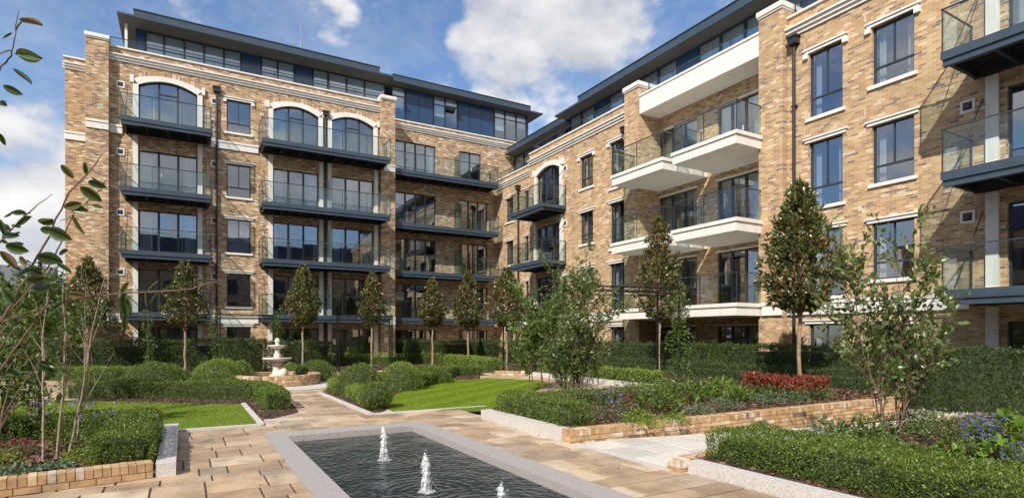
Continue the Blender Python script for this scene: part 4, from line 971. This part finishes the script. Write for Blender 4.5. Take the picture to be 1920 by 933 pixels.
hedge('box_hedge', [G(120,690),G(300,689),G(480,688)], .7, 0, .6, .05, 1000, 'back low hedge row below the left standard trees', 'boxlight', amp=.05)
hedge('box_hedge', [G(545,686),G(700,684),G(832,682)], .7, 0, .6, .05, 1000, 'back low hedge row right of the fountain', 'boxlight', amp=.05)
hedge('box_hedge', [G(838,684),G(880,689),G(930,696)], .7, 0, .55, .05, 1000, 'low hedge row running to the far brick edging', 'boxlight', amp=.05)
hedge('box_hedge', [(XK+.48,7.35),(XK+.48,9.6)], .52, .17, .5, .026, 4600, 'box hedge beside the pale kerb of the centre right planter', amp=.05)
hedge('box_hedge', [(XK+.75,9.6),(9.3,9.6)], .5, .17, .48, .032, 2400, 'box hedge along the back of the centre right planter', amp=.05)
hedge('box_hedge', [(12.4,12.6),(12.4,19.2)], .45, .12, .55, .045, 1400, 'low hedge behind the far white kerb', 'boxlight', amp=.04)
hedge('box_hedge', [(6.06,.9),(6.06,4.88)], 1.05, .11, .43, .026, 6000, 'dense low box hedge filling the bottom right corner', amp=.05)
yg = None
hedge('yew_hedge', [(-9,29.9),(UX(452,29.9),29.9)], 1.0, -.1, 1.36, .075, 700, 'tall dark yew hedge in front of the left block, left of the fountain', 'yew', amp=.06, asp=.35)
hedge('yew_hedge', [(UX(505,29.9),29.9),(UX(620,29.9),29.9)], 1.0, -.1, 1.3, .075, 700, 'yew hedge piece between the fountain and the entrance doors', 'yew', amp=.06, asp=.35)
hedge('yew_hedge', [(UX(762,30.5),30.5),(16.6,30.5)], 1.0, -.1, 1.33, .075, 700, 'yew hedge below the recessed blue balconies', 'yew', amp=.06, asp=.35)
hedge('yew_hedge', [(17.1,30.2),(17.1,12)], .9, -.3, 1.28, .07, 750, 'tall yew hedge in front of the right block, farther half behind the pergola', 'yew', amp=.07, asp=.35)
hedge('yew_hedge', [(17.1,12),(17.1,1.5)], .9, -.3, 1.3, .06, 1100, 'tall yew hedge in front of the right block, nearer half', 'yew', amp=.07, asp=.35)
hedge('yew_hedge', [(16.1,19.8),(16.1,7.6)], .7, -.1, .62, .055, 1100, 'lower dark hedge step in front of the right yew hedge', 'yew', amp=.05, asp=.35)
x, y = G(473,690); hedge('yew_hedge', [(UX(415,26.5),26.5),(UX(500,26.5),26.5)], .8, 0, 1.45, .065, 900, 'square yew block directly behind the fountain', 'yew', amp=.05, asp=.35)
CG = 'conical yews'
for px, py, z, h, r, lab in ((1340,708,.1,1.35,.38,'conical yew in front of the right hedge'),(901,685,0,1.35,.38,'conical yew below the recessed balconies'),(637,686,0,1.5,.3,'slim conical yew by the entrance doors')):
    x, y = G(px, py, z); cone_shrub(x, y, z, r, h, lab, CG)
# ---- standard trees
TG = 'clipped standard magnolia trees'
def std(px, py, z, ptop, pbot, wpx, lab, seed, mat='magnolia', lf=.12):
    x, y = ray(px); t = py; zt = CH+(HY-ptop)*t/FP; zb = CH+(HY-pbot)*t/FP
    root = empty('magnolia_tree', (x*t, y*t, z), lab, 'tree', TG); standard_tree_mesh(root, x*t, y*t, z, zb, zt, wpx*t/FP/2*(.98 if t < 21 else .92)*(.94+.04*(seed%4)), lf*(1.15 if px == 1499 else 1), int(430*(1.7 if px == 1499 else 1.15)), .05, seed)
for a in ((165,23.,0,488,602,82,'leftmost clipped standard tree against the brick corner pier',1),(347,24.8,0,492,612,82,'standard tree in front of the leftmost balconies',2),(568,27.,0,500,606,66,'standard tree behind the fountain',3),
          (697,28.5,0,516,606,58,'standard tree beside the entrance doors at the brick pier',4),(811,30,0,524,610,60,'standard tree left of the pair below the recessed balconies',5),(878,29,0,512,612,60,'standard tree right of the pair below the recessed balconies',6),
          (950,26,0,503,608,76,'standard tree behind the far pergola posts',7),(1236,20.7,.1,410,596,98,'standard tree rising beside the pergola before the white balconies',8),(1499,15.45,.17,348,578,150,'large nearest standard tree growing among the red shrubs',9)): std(*a)
# ---- fountain
fx, fy = ray(520); ft = 19.; fx *= ft; fy *= ft
fo = empty('fountain', (fx, fy, 0), 'two tiered pale stone fountain standing in a round brick basin', 'fountain')
z_ = lambda py: CH+(HY-py)*ft/FP
rb = 1.36; a, m_ = MB(), MB()
m_.lathe(fx, fy, [(rb-.2,-.0),(rb-.2,.33),(rb-.01,.33),(rb-.01,0)], 64)
nb_ = 96
for k in range(nb_):
    for zz0, zz1, o0 in ((.215,.34,0),(.12,.2,.5),(.03,.11,0)):
        t0, t1 = 2*math.pi*(k+o0)/nb_+.004, 2*math.pi*(k+1+o0)/nb_-.004; r0, r1 = rb-.22, rb+random.uniform(-.002,.004)
        q = [(fx+r*math.cos(t), fy+r*math.sin(t)) for r, t in ((r0,t0),(r1,t0),(r1,t1),(r0,t1))]; a.prism(q, zz0, zz1)
ba = a.build('basin', M['pbrick'], fo); m_.build('mortar', M['mortar'], ba)
wt = MB(); wt.lathe(fx, fy, [(.001,.2),(rb-.2,.2)], 40); wt.build('basin_water', M['water'], fo)
pd = MB(); pd.lathe(fx, fy, [(.001,.16),(.3,.16),(.3,.26),(.22,.3),(.16,.36),(.14,.5),(.15,.62),(.2,.7),(.24,.74),(.001,.74)], 24); pd.build('pedestal', M['fount'], fo, True)
bw = MB(); bw.lathe(fx, fy, [(.1,.72),(.3,.76),(.44,.82),(.47,.86),(.45,.875),(.3,.85),(.1,.84),(.09,.86),(.12,.94),(.1,1.0),(.07,1.06),(.09,1.12),(.12,1.16),(.06,1.17)], 32); bw.build('lower_bowl', M['fount'], fo, True)
bw = MB(); bw.lathe(fx, fy, [(.06,1.16),(.18,1.2),(.27,1.26),(.28,1.29),(.25,1.295),(.1,1.27),(.06,1.27),(.07,1.32),(.05,1.36),(.09,1.41),(.085,1.46),(.05,1.5),(.02,1.53),(.001,1.54)], 28); bw.build('upper_bowl', M['fount'], fo, True)
sx, sy = fx+.1, fy-.45
sc = MB(); sc.lathe(sx, sy, [(.001,.14),(.12,.17),(.19,.26),(.2,.36),(.15,.46),(.06,.53),(.001,.55)], 16); sc.v = [(x+.04*math.sin(z*14), y, z) for x,y,z in sc.v]; sc.build('shell_ornament', M['fount'], fo, True)
# circular setting around the fountain
s = MB(); s.lathe(fx, fy, [(rb+.01,.006),(rb+1.25,.006)], 64); tag(s.build('fountain_surround', M['granite_w']), kind='structure')
# ---- pergolas
def pergola(pts, h, label, rails=True, extra=(), group='black steel pergolas'):
    root = empty('pergola', (pts[0][0], pts[0][1], 0), label, 'pergola', group)
    for x, y in pts:
        p = MB(); p.box(x-.025, x+.025, y-.025, y+.025, 0, h); p.build('post', M['black'], root)
    r = MB(); n = len(pts)
    for i in range(n):
        a, b_ = pts[i], pts[(i+1)%n]; r.tube([(a[0],a[1],h-.02),(b_[0],b_[1],h-.02)], .022, 6); r.tube([(a[0],a[1],h-.16),(b_[0],b_[1],h-.16)], .015, 6)
    (x0,y0),(x1,y1) = pts[0], pts[1]; (x3,y3),(x2,y2) = pts[3], pts[2]
    for k in range(1, 5):
        f = k/5; r.tube([(x0+(x1-x0)*f, y0+(y1-y0)*f, h-.02),(x3+(x2-x3)*f, y3+(y2-y3)*f, h-.02)], .014, 6)
    r.build('top_rail', M['black'], root)
    for a, b_ in extra:
        e = MB()
        for zz in (.35,1.0,1.7): e.tube([(a[0],a[1],zz),(b_[0],b_[1],zz)], .012, 6)
        e.build('side_rail', M['black'], root)
    return root
pg1 = [tuple(D(1060,0,15.6)[:2]), tuple(D(1273,0,16.6)[:2]), tuple(D(1233,0,17.8)[:2]), tuple(D(1075,0,17.2)[:2])]
pergola(pg1, 3.0, 'black steel pergola beside the centre right planter, the nearest one', extra=[(pg1[1],pg1[2])])
pg2 = [tuple(D(968,0,23.5)[:2]), tuple(D(1005,0,24.2)[:2]), tuple(D(995,0,26.5)[:2]), tuple(D(944,0,26)[:2])]
pergola(pg2, 2.75, 'black steel pergola at the far brick edging', extra=[(pg2[0],pg2[3])])
pg3 = [tuple(D(636,0,24.5)[:2]), tuple(D(735,0,25.3)[:2]), tuple(D(731,0,27)[:2]), tuple(D(631,0,26.5)[:2])]
pergola(pg3, 2.5, 'thin black pergola in front of the entrance doors')
pg4 = [tuple(D(405,0,22)[:2]), tuple(D(519,0,23)[:2]), tuple(D(512,0,24.4)[:2]), tuple(D(413,0,23.5)[:2])]
pergola(pg4, 2.45, 'thin black pergola left of the fountain with climbers on its posts')
def climber(x, y, z0, z1, r, n, label, leaf=.07, sway=.05):
    root = empty('climbing_plant', (x,y,z0), label, 'climber', 'climbers on the pergola posts')
    t = rng.uniform(0,1,n); a = rng.uniform(0,6.28,n); q = r*np.sqrt(rng.uniform(0,1,n))*(1-.35*t)*(1+.4*np.sin(t*17+x)); P = np.c_[x+q*np.cos(a)+sway*np.sin(t*6), y+q*np.sin(a), z0+t*(z1-z0)]
    leafmesh('leaves', P, np.c_[np.cos(a),np.sin(a),a*0-.1], leaf, M['climber'], root, .5, .6)
    s = MB()
    for k in range(3): s.tube([(x+.03*math.sin(k*2+j*.8), y+.03*math.cos(k*2+j*.8), z0+(z1-z0)*j/12) for j in range(13)], .007, 4)
    s.build('vine', M['barkd'], root)
climber(*pg4[0], 0, 2.5, .24, 700, 'leafy climber on the pergola post left of the fountain'); climber(*pg4[1], .6, 2.6, .3, 800, 'bushy climber rising directly above the fountain')
x, y = D(278,0,21)[:2]; climber(x, y, 0, 2.55, .26, 600, 'sparse climber between the two leftmost standard trees')
climber(*pg1[1], .1, 2.9, .38, 1300, 'climber on the right post of the nearest pergola', .08); climber(*pg1[0], .1, 1.7, .35, 800, 'low climber at the foot of the left post of the nearest pergola', .08)
climber(*pg2[0], .1, 2.6, .5, 1300, 'climber over the front post of the far pergola'); climber(*pg2[2], .1, 2.7, .5, 1300, 'climber over the rear post of the far pergola')
x, y = D(75,0,10.3)[:2]; pl = empty('garden_post', (x,y,0), 'slim black post standing behind the left box hedge', 'post'); p = MB(); p.box(x-.025,x+.025,y-.025,y+.025,0,2.9); p.build('post', M['black'], pl); p = MB(); p.box(x-.035,x+.035,y-.035,y+.035,2.9,2.93); p.build('cap', M['black'], pl)
climber(x, y, .2, 2.9, .4, 900, 'climber on the slim black post at the left', .07)
# ---- multi-stem shrubs
x, y = D(1082,0,11.9)[:2]
multistem('multistem_tree', [(x+dx, y+dy, .17, (lx*.75-.03,ly*.75), ln*.92, .014) for dx,dy,lx,ly,ln in ((-.1,0,-.08,.0,2.9),(.08,.1,.07,-.04,2.8),(-.18,.05,-.2,.1,2.5),(.16,-.05,.17,-.1,2.4),(0,-.1,.0,-.0,3.1),(.05,.2,-.03,.1,2.9),(-.12,.15,-.3,.15,2.0),(.14,.1,.26,-.15,2.0),(.0,.05,.12,.05,2.7))],
    'slender multi-stem tree with narrow leaves in the centre right planter', 'tree', .09, 'shrub', 3, 'barkd', 2, 12, .05, .34, .8, .3, .88, keep=.72)
x, y = D(1020,0,16.5)[:2]
multistem('multistem_tree', [(x+dx, y+dy, .05, (lx*.7,ly*.7), ln*.9, .017) for dx,dy,lx,ly,ln in ((0,0,-.06,.05,3.1),(.2,.1,.1,-.05,2.9),(-.3,.1,-.15,.1,2.7),(.1,.3,.05,.1,3.0),(.35,-.1,.2,-.1,2.6),(-.45,.1,-.2,.1,2.2))],
    'bushy green tree just behind the slender multi-stem one', 'tree', .12, 'climber', 5, 'barkd', 2, 11, .055, .45, .8, .2, .9, keep=.75)
x, y = D(1678,0,8.)[:2]
multistem('multistem_tree', [(x+dx, y+dy, .11, (lx*.62,ly*.62), ln, .012) for dx,dy,lx,ly,ln in ((-.2,.0,-.16,.08,2.75),(-.12,.1,-.03,.02,2.6),(.12,.0,.05,-.03,2.5),(.0,-.05,.02,.0,2.9),(.16,.05,.24,-.12,2.2),(-.08,.0,-.3,.16,2.3),(.2,.1,.12,-.06,2.3),(.05,.15,-.1,.06,2.4))],
    'open multi-stem shrub with oval leaves in front of the right facade', 'tree', .078, 'shrub', 11, 'barkd', 2, 11, .07, .6, .9, .1, .75, ljit=.5, keep=.62)
for nm, px, t, sd, lab in (('multistem_tree', 96, 6.9, 21, 'multi-stem tree with bare pale twigs, left one in the front left bed'), ('multistem_tree', 138, 7.3, 23, 'multi-stem tree with bare pale twigs, right one in the front left bed')):
    x, y = D(px,0,t)[:2]
    multistem(nm, [(x+dx, y+dy, .1, (lx,ly), ln, .017) for dx,dy,lx,ly,ln in (((-.08,0,-.03,.0,2.2),(.05,.03,.03,-.02,2.4)) if px < 100 else ((-.05,0,.08,-.04,2.2),(.04,.03,.11,.02,2.3)))],
        lab, 'tree', .06, 'shrub', sd, 'barkg', 2, 4, .11, .5, .75, .1, .6, keep=.16)
for px, t, sd, hh, lab in ((25, 9, 31, 2.4, 'leafy shrub at the left edge behind the front bed'), (95, 13, 33, 2.9, 'leafy shrub beside the left brick corner'), (-45, 7.5, 35, 1.9, 'dark shrub cut by the left picture edge')):
    x, y = D(px,0,t)[:2]
    multistem('leafy_shrub', [(x+dx, y+dy, .05, (lx,ly), hh*k, .02) for dx,dy,lx,ly,k in ((0,0,-.1,.05,1),(.2,.1,.15,-.05,.9),(-.3,.1,-.25,.1,.85),(.1,.3,.25,.1,.8))], lab, 'shrub', .085, 'climber', sd, 'barkd', 2, 9, .06, .5, .65, .2, .85)
# ---- near branches hanging into the left of the frame
rr_ = random.Random(5); b_ = MB(); lp, ld, ls = [], [], []
def branch(pts, r, t0, t1):
    P = []
    for i, (px, py) in enumerate(pts): P.append(D(px, py, t0+(t1-t0)*i/(len(pts)-1)))
    Q = []
    for i in range(len(P)-1):
        for k in range(4):
            f = k/4; Q.append(P[i].lerp(P[i+1], f)+Vector((rr_.gauss(0,.002),)*3))
    Q.append(P[-1]); n = len(Q); b_.tube(Q, [r*.62*(1-.75*i/n) for i in range(n)], 6)
def leaf(px, py, dx, dy, t, ln=None):
    p = D(px, py, t); q = D(px+dx, py+dy, t+rr_.uniform(-.03,.03)); v = (q-p)*.9; lp.append(tuple(p)); ld.append(tuple(v.normalized())); ls.append(v.length)
branch([(-30,230),(0,130),(20,105),(28,75),(35,20)], .006, 2.0, 1.9)
for a in ((30,60,14,-30),(36,36,46,8),(30,98,50,14),(26,100,40,14),(22,128,44,30),(24,62,-22,10),(5,160,40,20),(0,190,12,8),(0,250,10,25),(-5,105,25,-15)): leaf(*a, 1.95)
branch([(-60,700),(20,570),(60,500),(100,425),(130,360),(165,325),(192,288)], .009, 2.2, 2.0)
for a in ((138,335,-26,-32),(165,330,-10,-30),(150,350,44,30),(165,340,36,12),(120,390,35,-10),(125,385,42,12),(135,400,22,44),(90,430,44,20),(100,410,-32,12),(70,480,48,10),(60,505,-40,14),(170,385,28,4)): leaf(*a, 2.05)
branch([(-40,640),(40,560),(90,500),(140,400),(200,345)], .008, 2.3, 2.15)
for a in ((198,345,-34,-14),(190,352,10,-20),(100,490,40,22),(80,515,-40,-16),(60,540,46,-6),(30,570,-30,-30)): leaf(*a, 2.1)
branch([(-40,520),(0,455),(40,410),(70,385),(98,364)], .006, 2.1, 2.0)
for a in ((5,440,-8,-40),(30,425,30,-24),(50,400,-34,-4),(10,460,44,12),(0,470,36,34)): leaf(*a, 2.0)
branch([(-60,625),(40,590),(120,565),(230,548),(330,545),(400,530),(432,511)], .007, 2.3, 2.0)
for a in ((275,546,-2,36),(276,547,22,-26),(300,545,-26,28),(232,549,4,50),(160,556,-40,-8),(120,566,-34,20),(400,530,32,8),(60,585,-36,16),(90,574,40,20),(238,560,6,36),(236,590,-4,34),(228,550,12,-24)): leaf(*a, 2.05)
branch([(-50,760),(10,680),(60,610),(110,540)], .011, 2.2, 2.2)
for k in range(85):
    px, py = rr_.triangular(-20,135,0), rr_.uniform(400,830); a = rr_.uniform(-2.6,.6); l_ = rr_.uniform(22,40); leaf(px, py, l_*math.cos(a), l_*math.sin(a)*.7+6, rr_.uniform(2.0,2.6))
for k in range(9):
    px, py = rr_.uniform(-30,60), rr_.uniform(560,800); branch([(px-40,py+60),(px,py),(px+40,py-40-rr_.random()*40)], .005, 2.2, 2.3)
nt_ = empty('overhanging_tree', tuple(D(-120,900,2.4)), 'foreground branches with large oval leaves reaching in from the left edge', 'tree')
branch([(-120,900),(-60,760),(-60,640)], .014, 2.4, 2.2)
b_.build('branch', M['barkd'], nt_)
P = np.array(lp); Dn = np.array(ld); Ls = np.array(ls)
# group by length for leafmesh, build with unit jitter
n = len(P); s_ = np.cross(Dn, rng.normal(size=(n,3))*.6+np.array([-.5,-.8,.4])); s_ /= np.linalg.norm(s_,axis=1)[:,None]; u_ = np.cross(s_, Dn); Lc = Ls[:,None]
ol = [(0,0),(.12,.5),(.3,.88),(.5,1),(.7,.86),(.87,.52),(1,0)]; vs = []
for f, wv_ in ol: vs.append(P+Dn*Lc*f-u_*Lc*.12*f*f)
for f, wv_ in ol[1:-1]: vs.append(P+Dn*Lc*f+s_*Lc*.23*wv_+u_*Lc*(.05-.12*f*f))
for f, wv_ in ol[1:-1]: vs.append(P+Dn*Lc*f-s_*Lc*.23*wv_+u_*Lc*(.05-.12*f*f))
V = np.stack(vs, 1).reshape(-1,3); k = 17; i = np.arange(n)[:,None]*k; tr = []
for off in (7, 12):
    tr.append([0, off, 1]); tr.append([5, off+4, 6])
    for j in range(4): tr += [[1+j, off+j, off+j+1], [1+j, off+j+1, 2+j]]
F_ = np.concatenate([i+np.array(q) for q in tr], 1).reshape(-1,3); link_mesh('leaves', V, F_, M['bigleaf'], nt_, True)
# ---- far trees behind left
for px, t, h0, rad, lab in ((60, 33, 5.0, 3.0, 'distant green tree left of the brick corner'), (15, 38, 4.2, 3.2, 'distant tree at the left picture edge'), (112, 26, 4.4, 1.6, 'tree close to the left corner of the block')):
    x, y = D(px,0,t)[:2]; root = empty('background_tree', (x,y,0), lab, 'tree', 'trees beyond the left garden'); tk = MB(); tk.tube([(x,y,-.3),(x+.1,y,1.5),(x,y,h0-1)], [.16,.12,.05], 8); tk.build('trunk', M['barkd'], root)
    n = 5000; cs = rng.normal(0,.5,(26,3))*np.array([rad*.8,rad*.8,h0*.33]); cs[:,2] += h0*.62; w2 = rng.integers(0,26,n); P = cs[w2]+rng.normal(0,.32,(n,3))+np.array([x,y,0]); P[:,2] = np.clip(P[:,2], .6, None)
    leafmesh('crown', P, rng.normal(size=(n,3)), .17, M['fartree'], root, .5, 1.)
# ---- bed plants
def at(px, py, z): return G(px, py, z)
def put(name, px, py, z, r, h, leaf, n, mat, label, **k):
    x, y = G(px, py, z); return clump(name, x, y, z, r, h, leaf, n, mat, label, **k)
# front left bed
put('aster', 120,835,.11,.28,.56,.04,420,'lime','tall asters with purple flowers by the stems in the left bed', flowers='purple', nf=16, fs=.055, asp=.25, cat='flower')
put('aster', 178,850,.11,.24,.58,.045,380,'lime','yellow green aster clump with purple flowers in front of the left hedge', flowers='purple', nf=14, fs=.055, asp=.25, cat='flower')
put('aster', 45,830,.11,.26,.55,.04,380,'lime','purple aster clump near the left edge', flowers='purple', nf=14, fs=.055, asp=.25, cat='flower')
put('leafy_perennial', 150,868,.11,.16,.2,.05,300,'yellow','low yellow green perennial at the foot of the bare stems', asp=.25)
put('leafy_perennial', 205,845,.11,.2,.3,.05,300,'drytwig','dry brown stemmed perennial against the left box hedge', asp=.2)
put('heather', 30,855,.11,.2,.2,.03,320,'climber','pink flowering plant at the left edge', flowers='pink', nf=30, fs=.04, cat='flower')
put('heather', 105,845,.11,.1,.3,.03,140,'climber','narrow pink flowered plant between the bare stems', flowers='pink', nf=14, fs=.022, cat='flower')
put('sedum', 28,895,.11,.22,.14,.05,300,'greyleaf','grey green rosette plant at the bottom left corner', asp=.6)
put('sedum', 110,880,.11,.16,.1,.045,200,'greyleaf','grey green low plant in front of the bare stems', asp=.6)
put('leafy_perennial', 5,870,.11,.2,.16,.04,220,'yellow','yellow green low plant cut by the left edge', asp=.4)
# centre right planter
put('aster', 1140,788,.16,.32,.52,.05,420,'greyleaf','asters with purple flowers in the centre right planter', flowers='purple', nf=22, fs=.055, asp=.2, cat='flower')
put('heather', 1172,772,.17,.2,.3,.03,220,'climber','deep pink flowers beside the asters', flowers='pink', nf=26, fs=.045, cat='flower')
i_ = 0
for px, py, r, h, lf, mt, lab in ((1195,795,.28,.26,.06,'lime','light green spreading plant beside the asters'),(1235,770,.4,.5,.1,'climber','broad leaved hellebore nearest the asters'),(1290,752,.5,.5,.12,'climber','broad leaved hellebore in the middle of the planter'),
    (1345,745,.5,.52,.12,'lime','light green hellebore clump left of the red shrubs'),(1385,752,.35,.35,.1,'climber','hellebore beside the red shrubs'),(1215,797,.3,.18,.04,'yellow','yellow green ground plant behind the brick coping'),
    (1310,778,.3,.22,.05,'greyleaf','dark rosette plant behind the brick coping, first from the left'),(1360,768,.34,.28,.05,'greyleaf','dark rosette plant behind the brick coping, second from the left'),(1440,757,.34,.28,.05,'greyleaf','dark rosette plant below the red shrubs'),(1488,757,.3,.3,.05,'greyleaf','dark rosette plant at the foot of the large standard tree'),
    (1545,745,.25,.16,.04,'shrub','small grey plant right of the large standard tree'),(1180,735,.45,.4,.07,'shrub','green shrub below the pergola rail'),(1255,735,.45,.4,.07,'shrub','green shrub by the right pergola post'),(1265,790,.25,.18,.05,'lime','low light green plant by the middle of the coping')):
    put('leafy_perennial', px, py, .16, r, h, lf, int(330 if lf > .05 else 420), mt, lab, asp=.35 if lf > .05 else .3)
for px, lab in ((1415,'leftmost red leaved shrub'),(1450,'second red leaved shrub from the left'),(1482,'red leaved shrub just left of the tree trunk'),(1522,'red leaved shrub just right of the tree trunk')):
    put('red_shrub', px, 744+(px%7), .17, .33+(px%5)*.03, .36+(px%4)*.05, .055, 520, 'shrub', lab, flowers='redleaf', nf=130, fs=.06, cat='shrub')
put('leafy_perennial', 870,672,.05,.5,.5,.07,300,'redleaf','orange red shrub under the far standard trees', asp=.4)
put('leafy_perennial', 842,676,.05,.5,.45,.07,300,'lime','light green shrub beyond the right mounds', asp=.4); put('leafy_perennial', 765,680,.05,.5,.62,.07,420,'yellow','yellow green bush in front of the far hedge', asp=.4)
put('leafy_perennial', 618,737,.0,.22,.22,.06,240,'yellow','tuft of yellow grass at the start of the centre path bed', asp=.1)
put('lavender', 612,714,.0,.35,.3,.04,420,'greyleaf','grey lavender clump beside the path near the fountain', asp=.15)
# bottom right bed
put('leafy_shrub', 1560,835,.12,.3,.42,.07,420,'shrub','dark glossy shrub behind the front right hedge', cat='shrub', asp=.4)
put('leafy_shrub', 1625,840,.12,.36,.45,.08,480,'shrub','larger dark glossy shrub left of the right multi-stem', cat='shrub', asp=.4)
put('leafy_shrub', 1775,822,.12,.55,.42,.06,900,'shrub','wide low evergreen shrub right of the stems', cat='shrub', asp=.4)
put('leafy_shrub', 1715,800,.12,.4,.35,.06,500,'shrub','evergreen shrub behind the stems near the path', cat='shrub', asp=.4)
put('bellflower', 1848,862,.12,.3,.5,.04,420,'greyleaf','clump of bright blue violet flowers at the right', flowers='blue', nf=95, fs=.045, spike=True, cat='flower')
put('bellflower', 1912,900,.12,.18,.42,.04,220,'greyleaf','blue flowers cut by the right edge', flowers='blue', nf=30, fs=.03, spike=True, cat='flower')
put('hydrangea', 1900,865,.12,.34,.62,.14,150,'lime','broad leaved hydrangea by the right edge', cat='shrub', asp=.6)
put('leafy_perennial', 1795,862,.12,.2,.26,.1,70,'lime','light green broad leaved plant left of the blue flowers', asp=.55)
put('leafy_perennial', 1865,893,.12,.25,.14,.04,300,'yellow','yellow ground plant in front of the blue flowers', asp=.4)
put('leafy_perennial', 1890,800,.12,.5,.3,.06,500,'climber','spreading green plant behind the hydrangea', asp=.4)
put('leafy_perennial', 1720,858,.12,.3,.16,.05,260,'climber','low ground cover at the foot of the right stems', asp=.4)

# ---- a few fallen leaves and bits of bark on the paving
n = 260; P = np.c_[rng.uniform(-2,9,n), rng.uniform(2.5,22,n)]; ok = ~inpoly(P, [(PX0,-2),(PX1,-2),(PX1,PY1),(PX0,PY1)]) & ~((P[:,0] > 5.1)); P = P[ok]; n = len(P)
leafmesh('fallen_leaves', np.c_[P, np.full(n,.006)], np.c_[rng.normal(size=(n,2)), np.full(n,.05)], .035, M['drytwig'], None, .6, .05, nrm=np.tile([0,0,1.],(n,1)))
tag(bpy.data.objects['fallen_leaves'], kind='stuff')
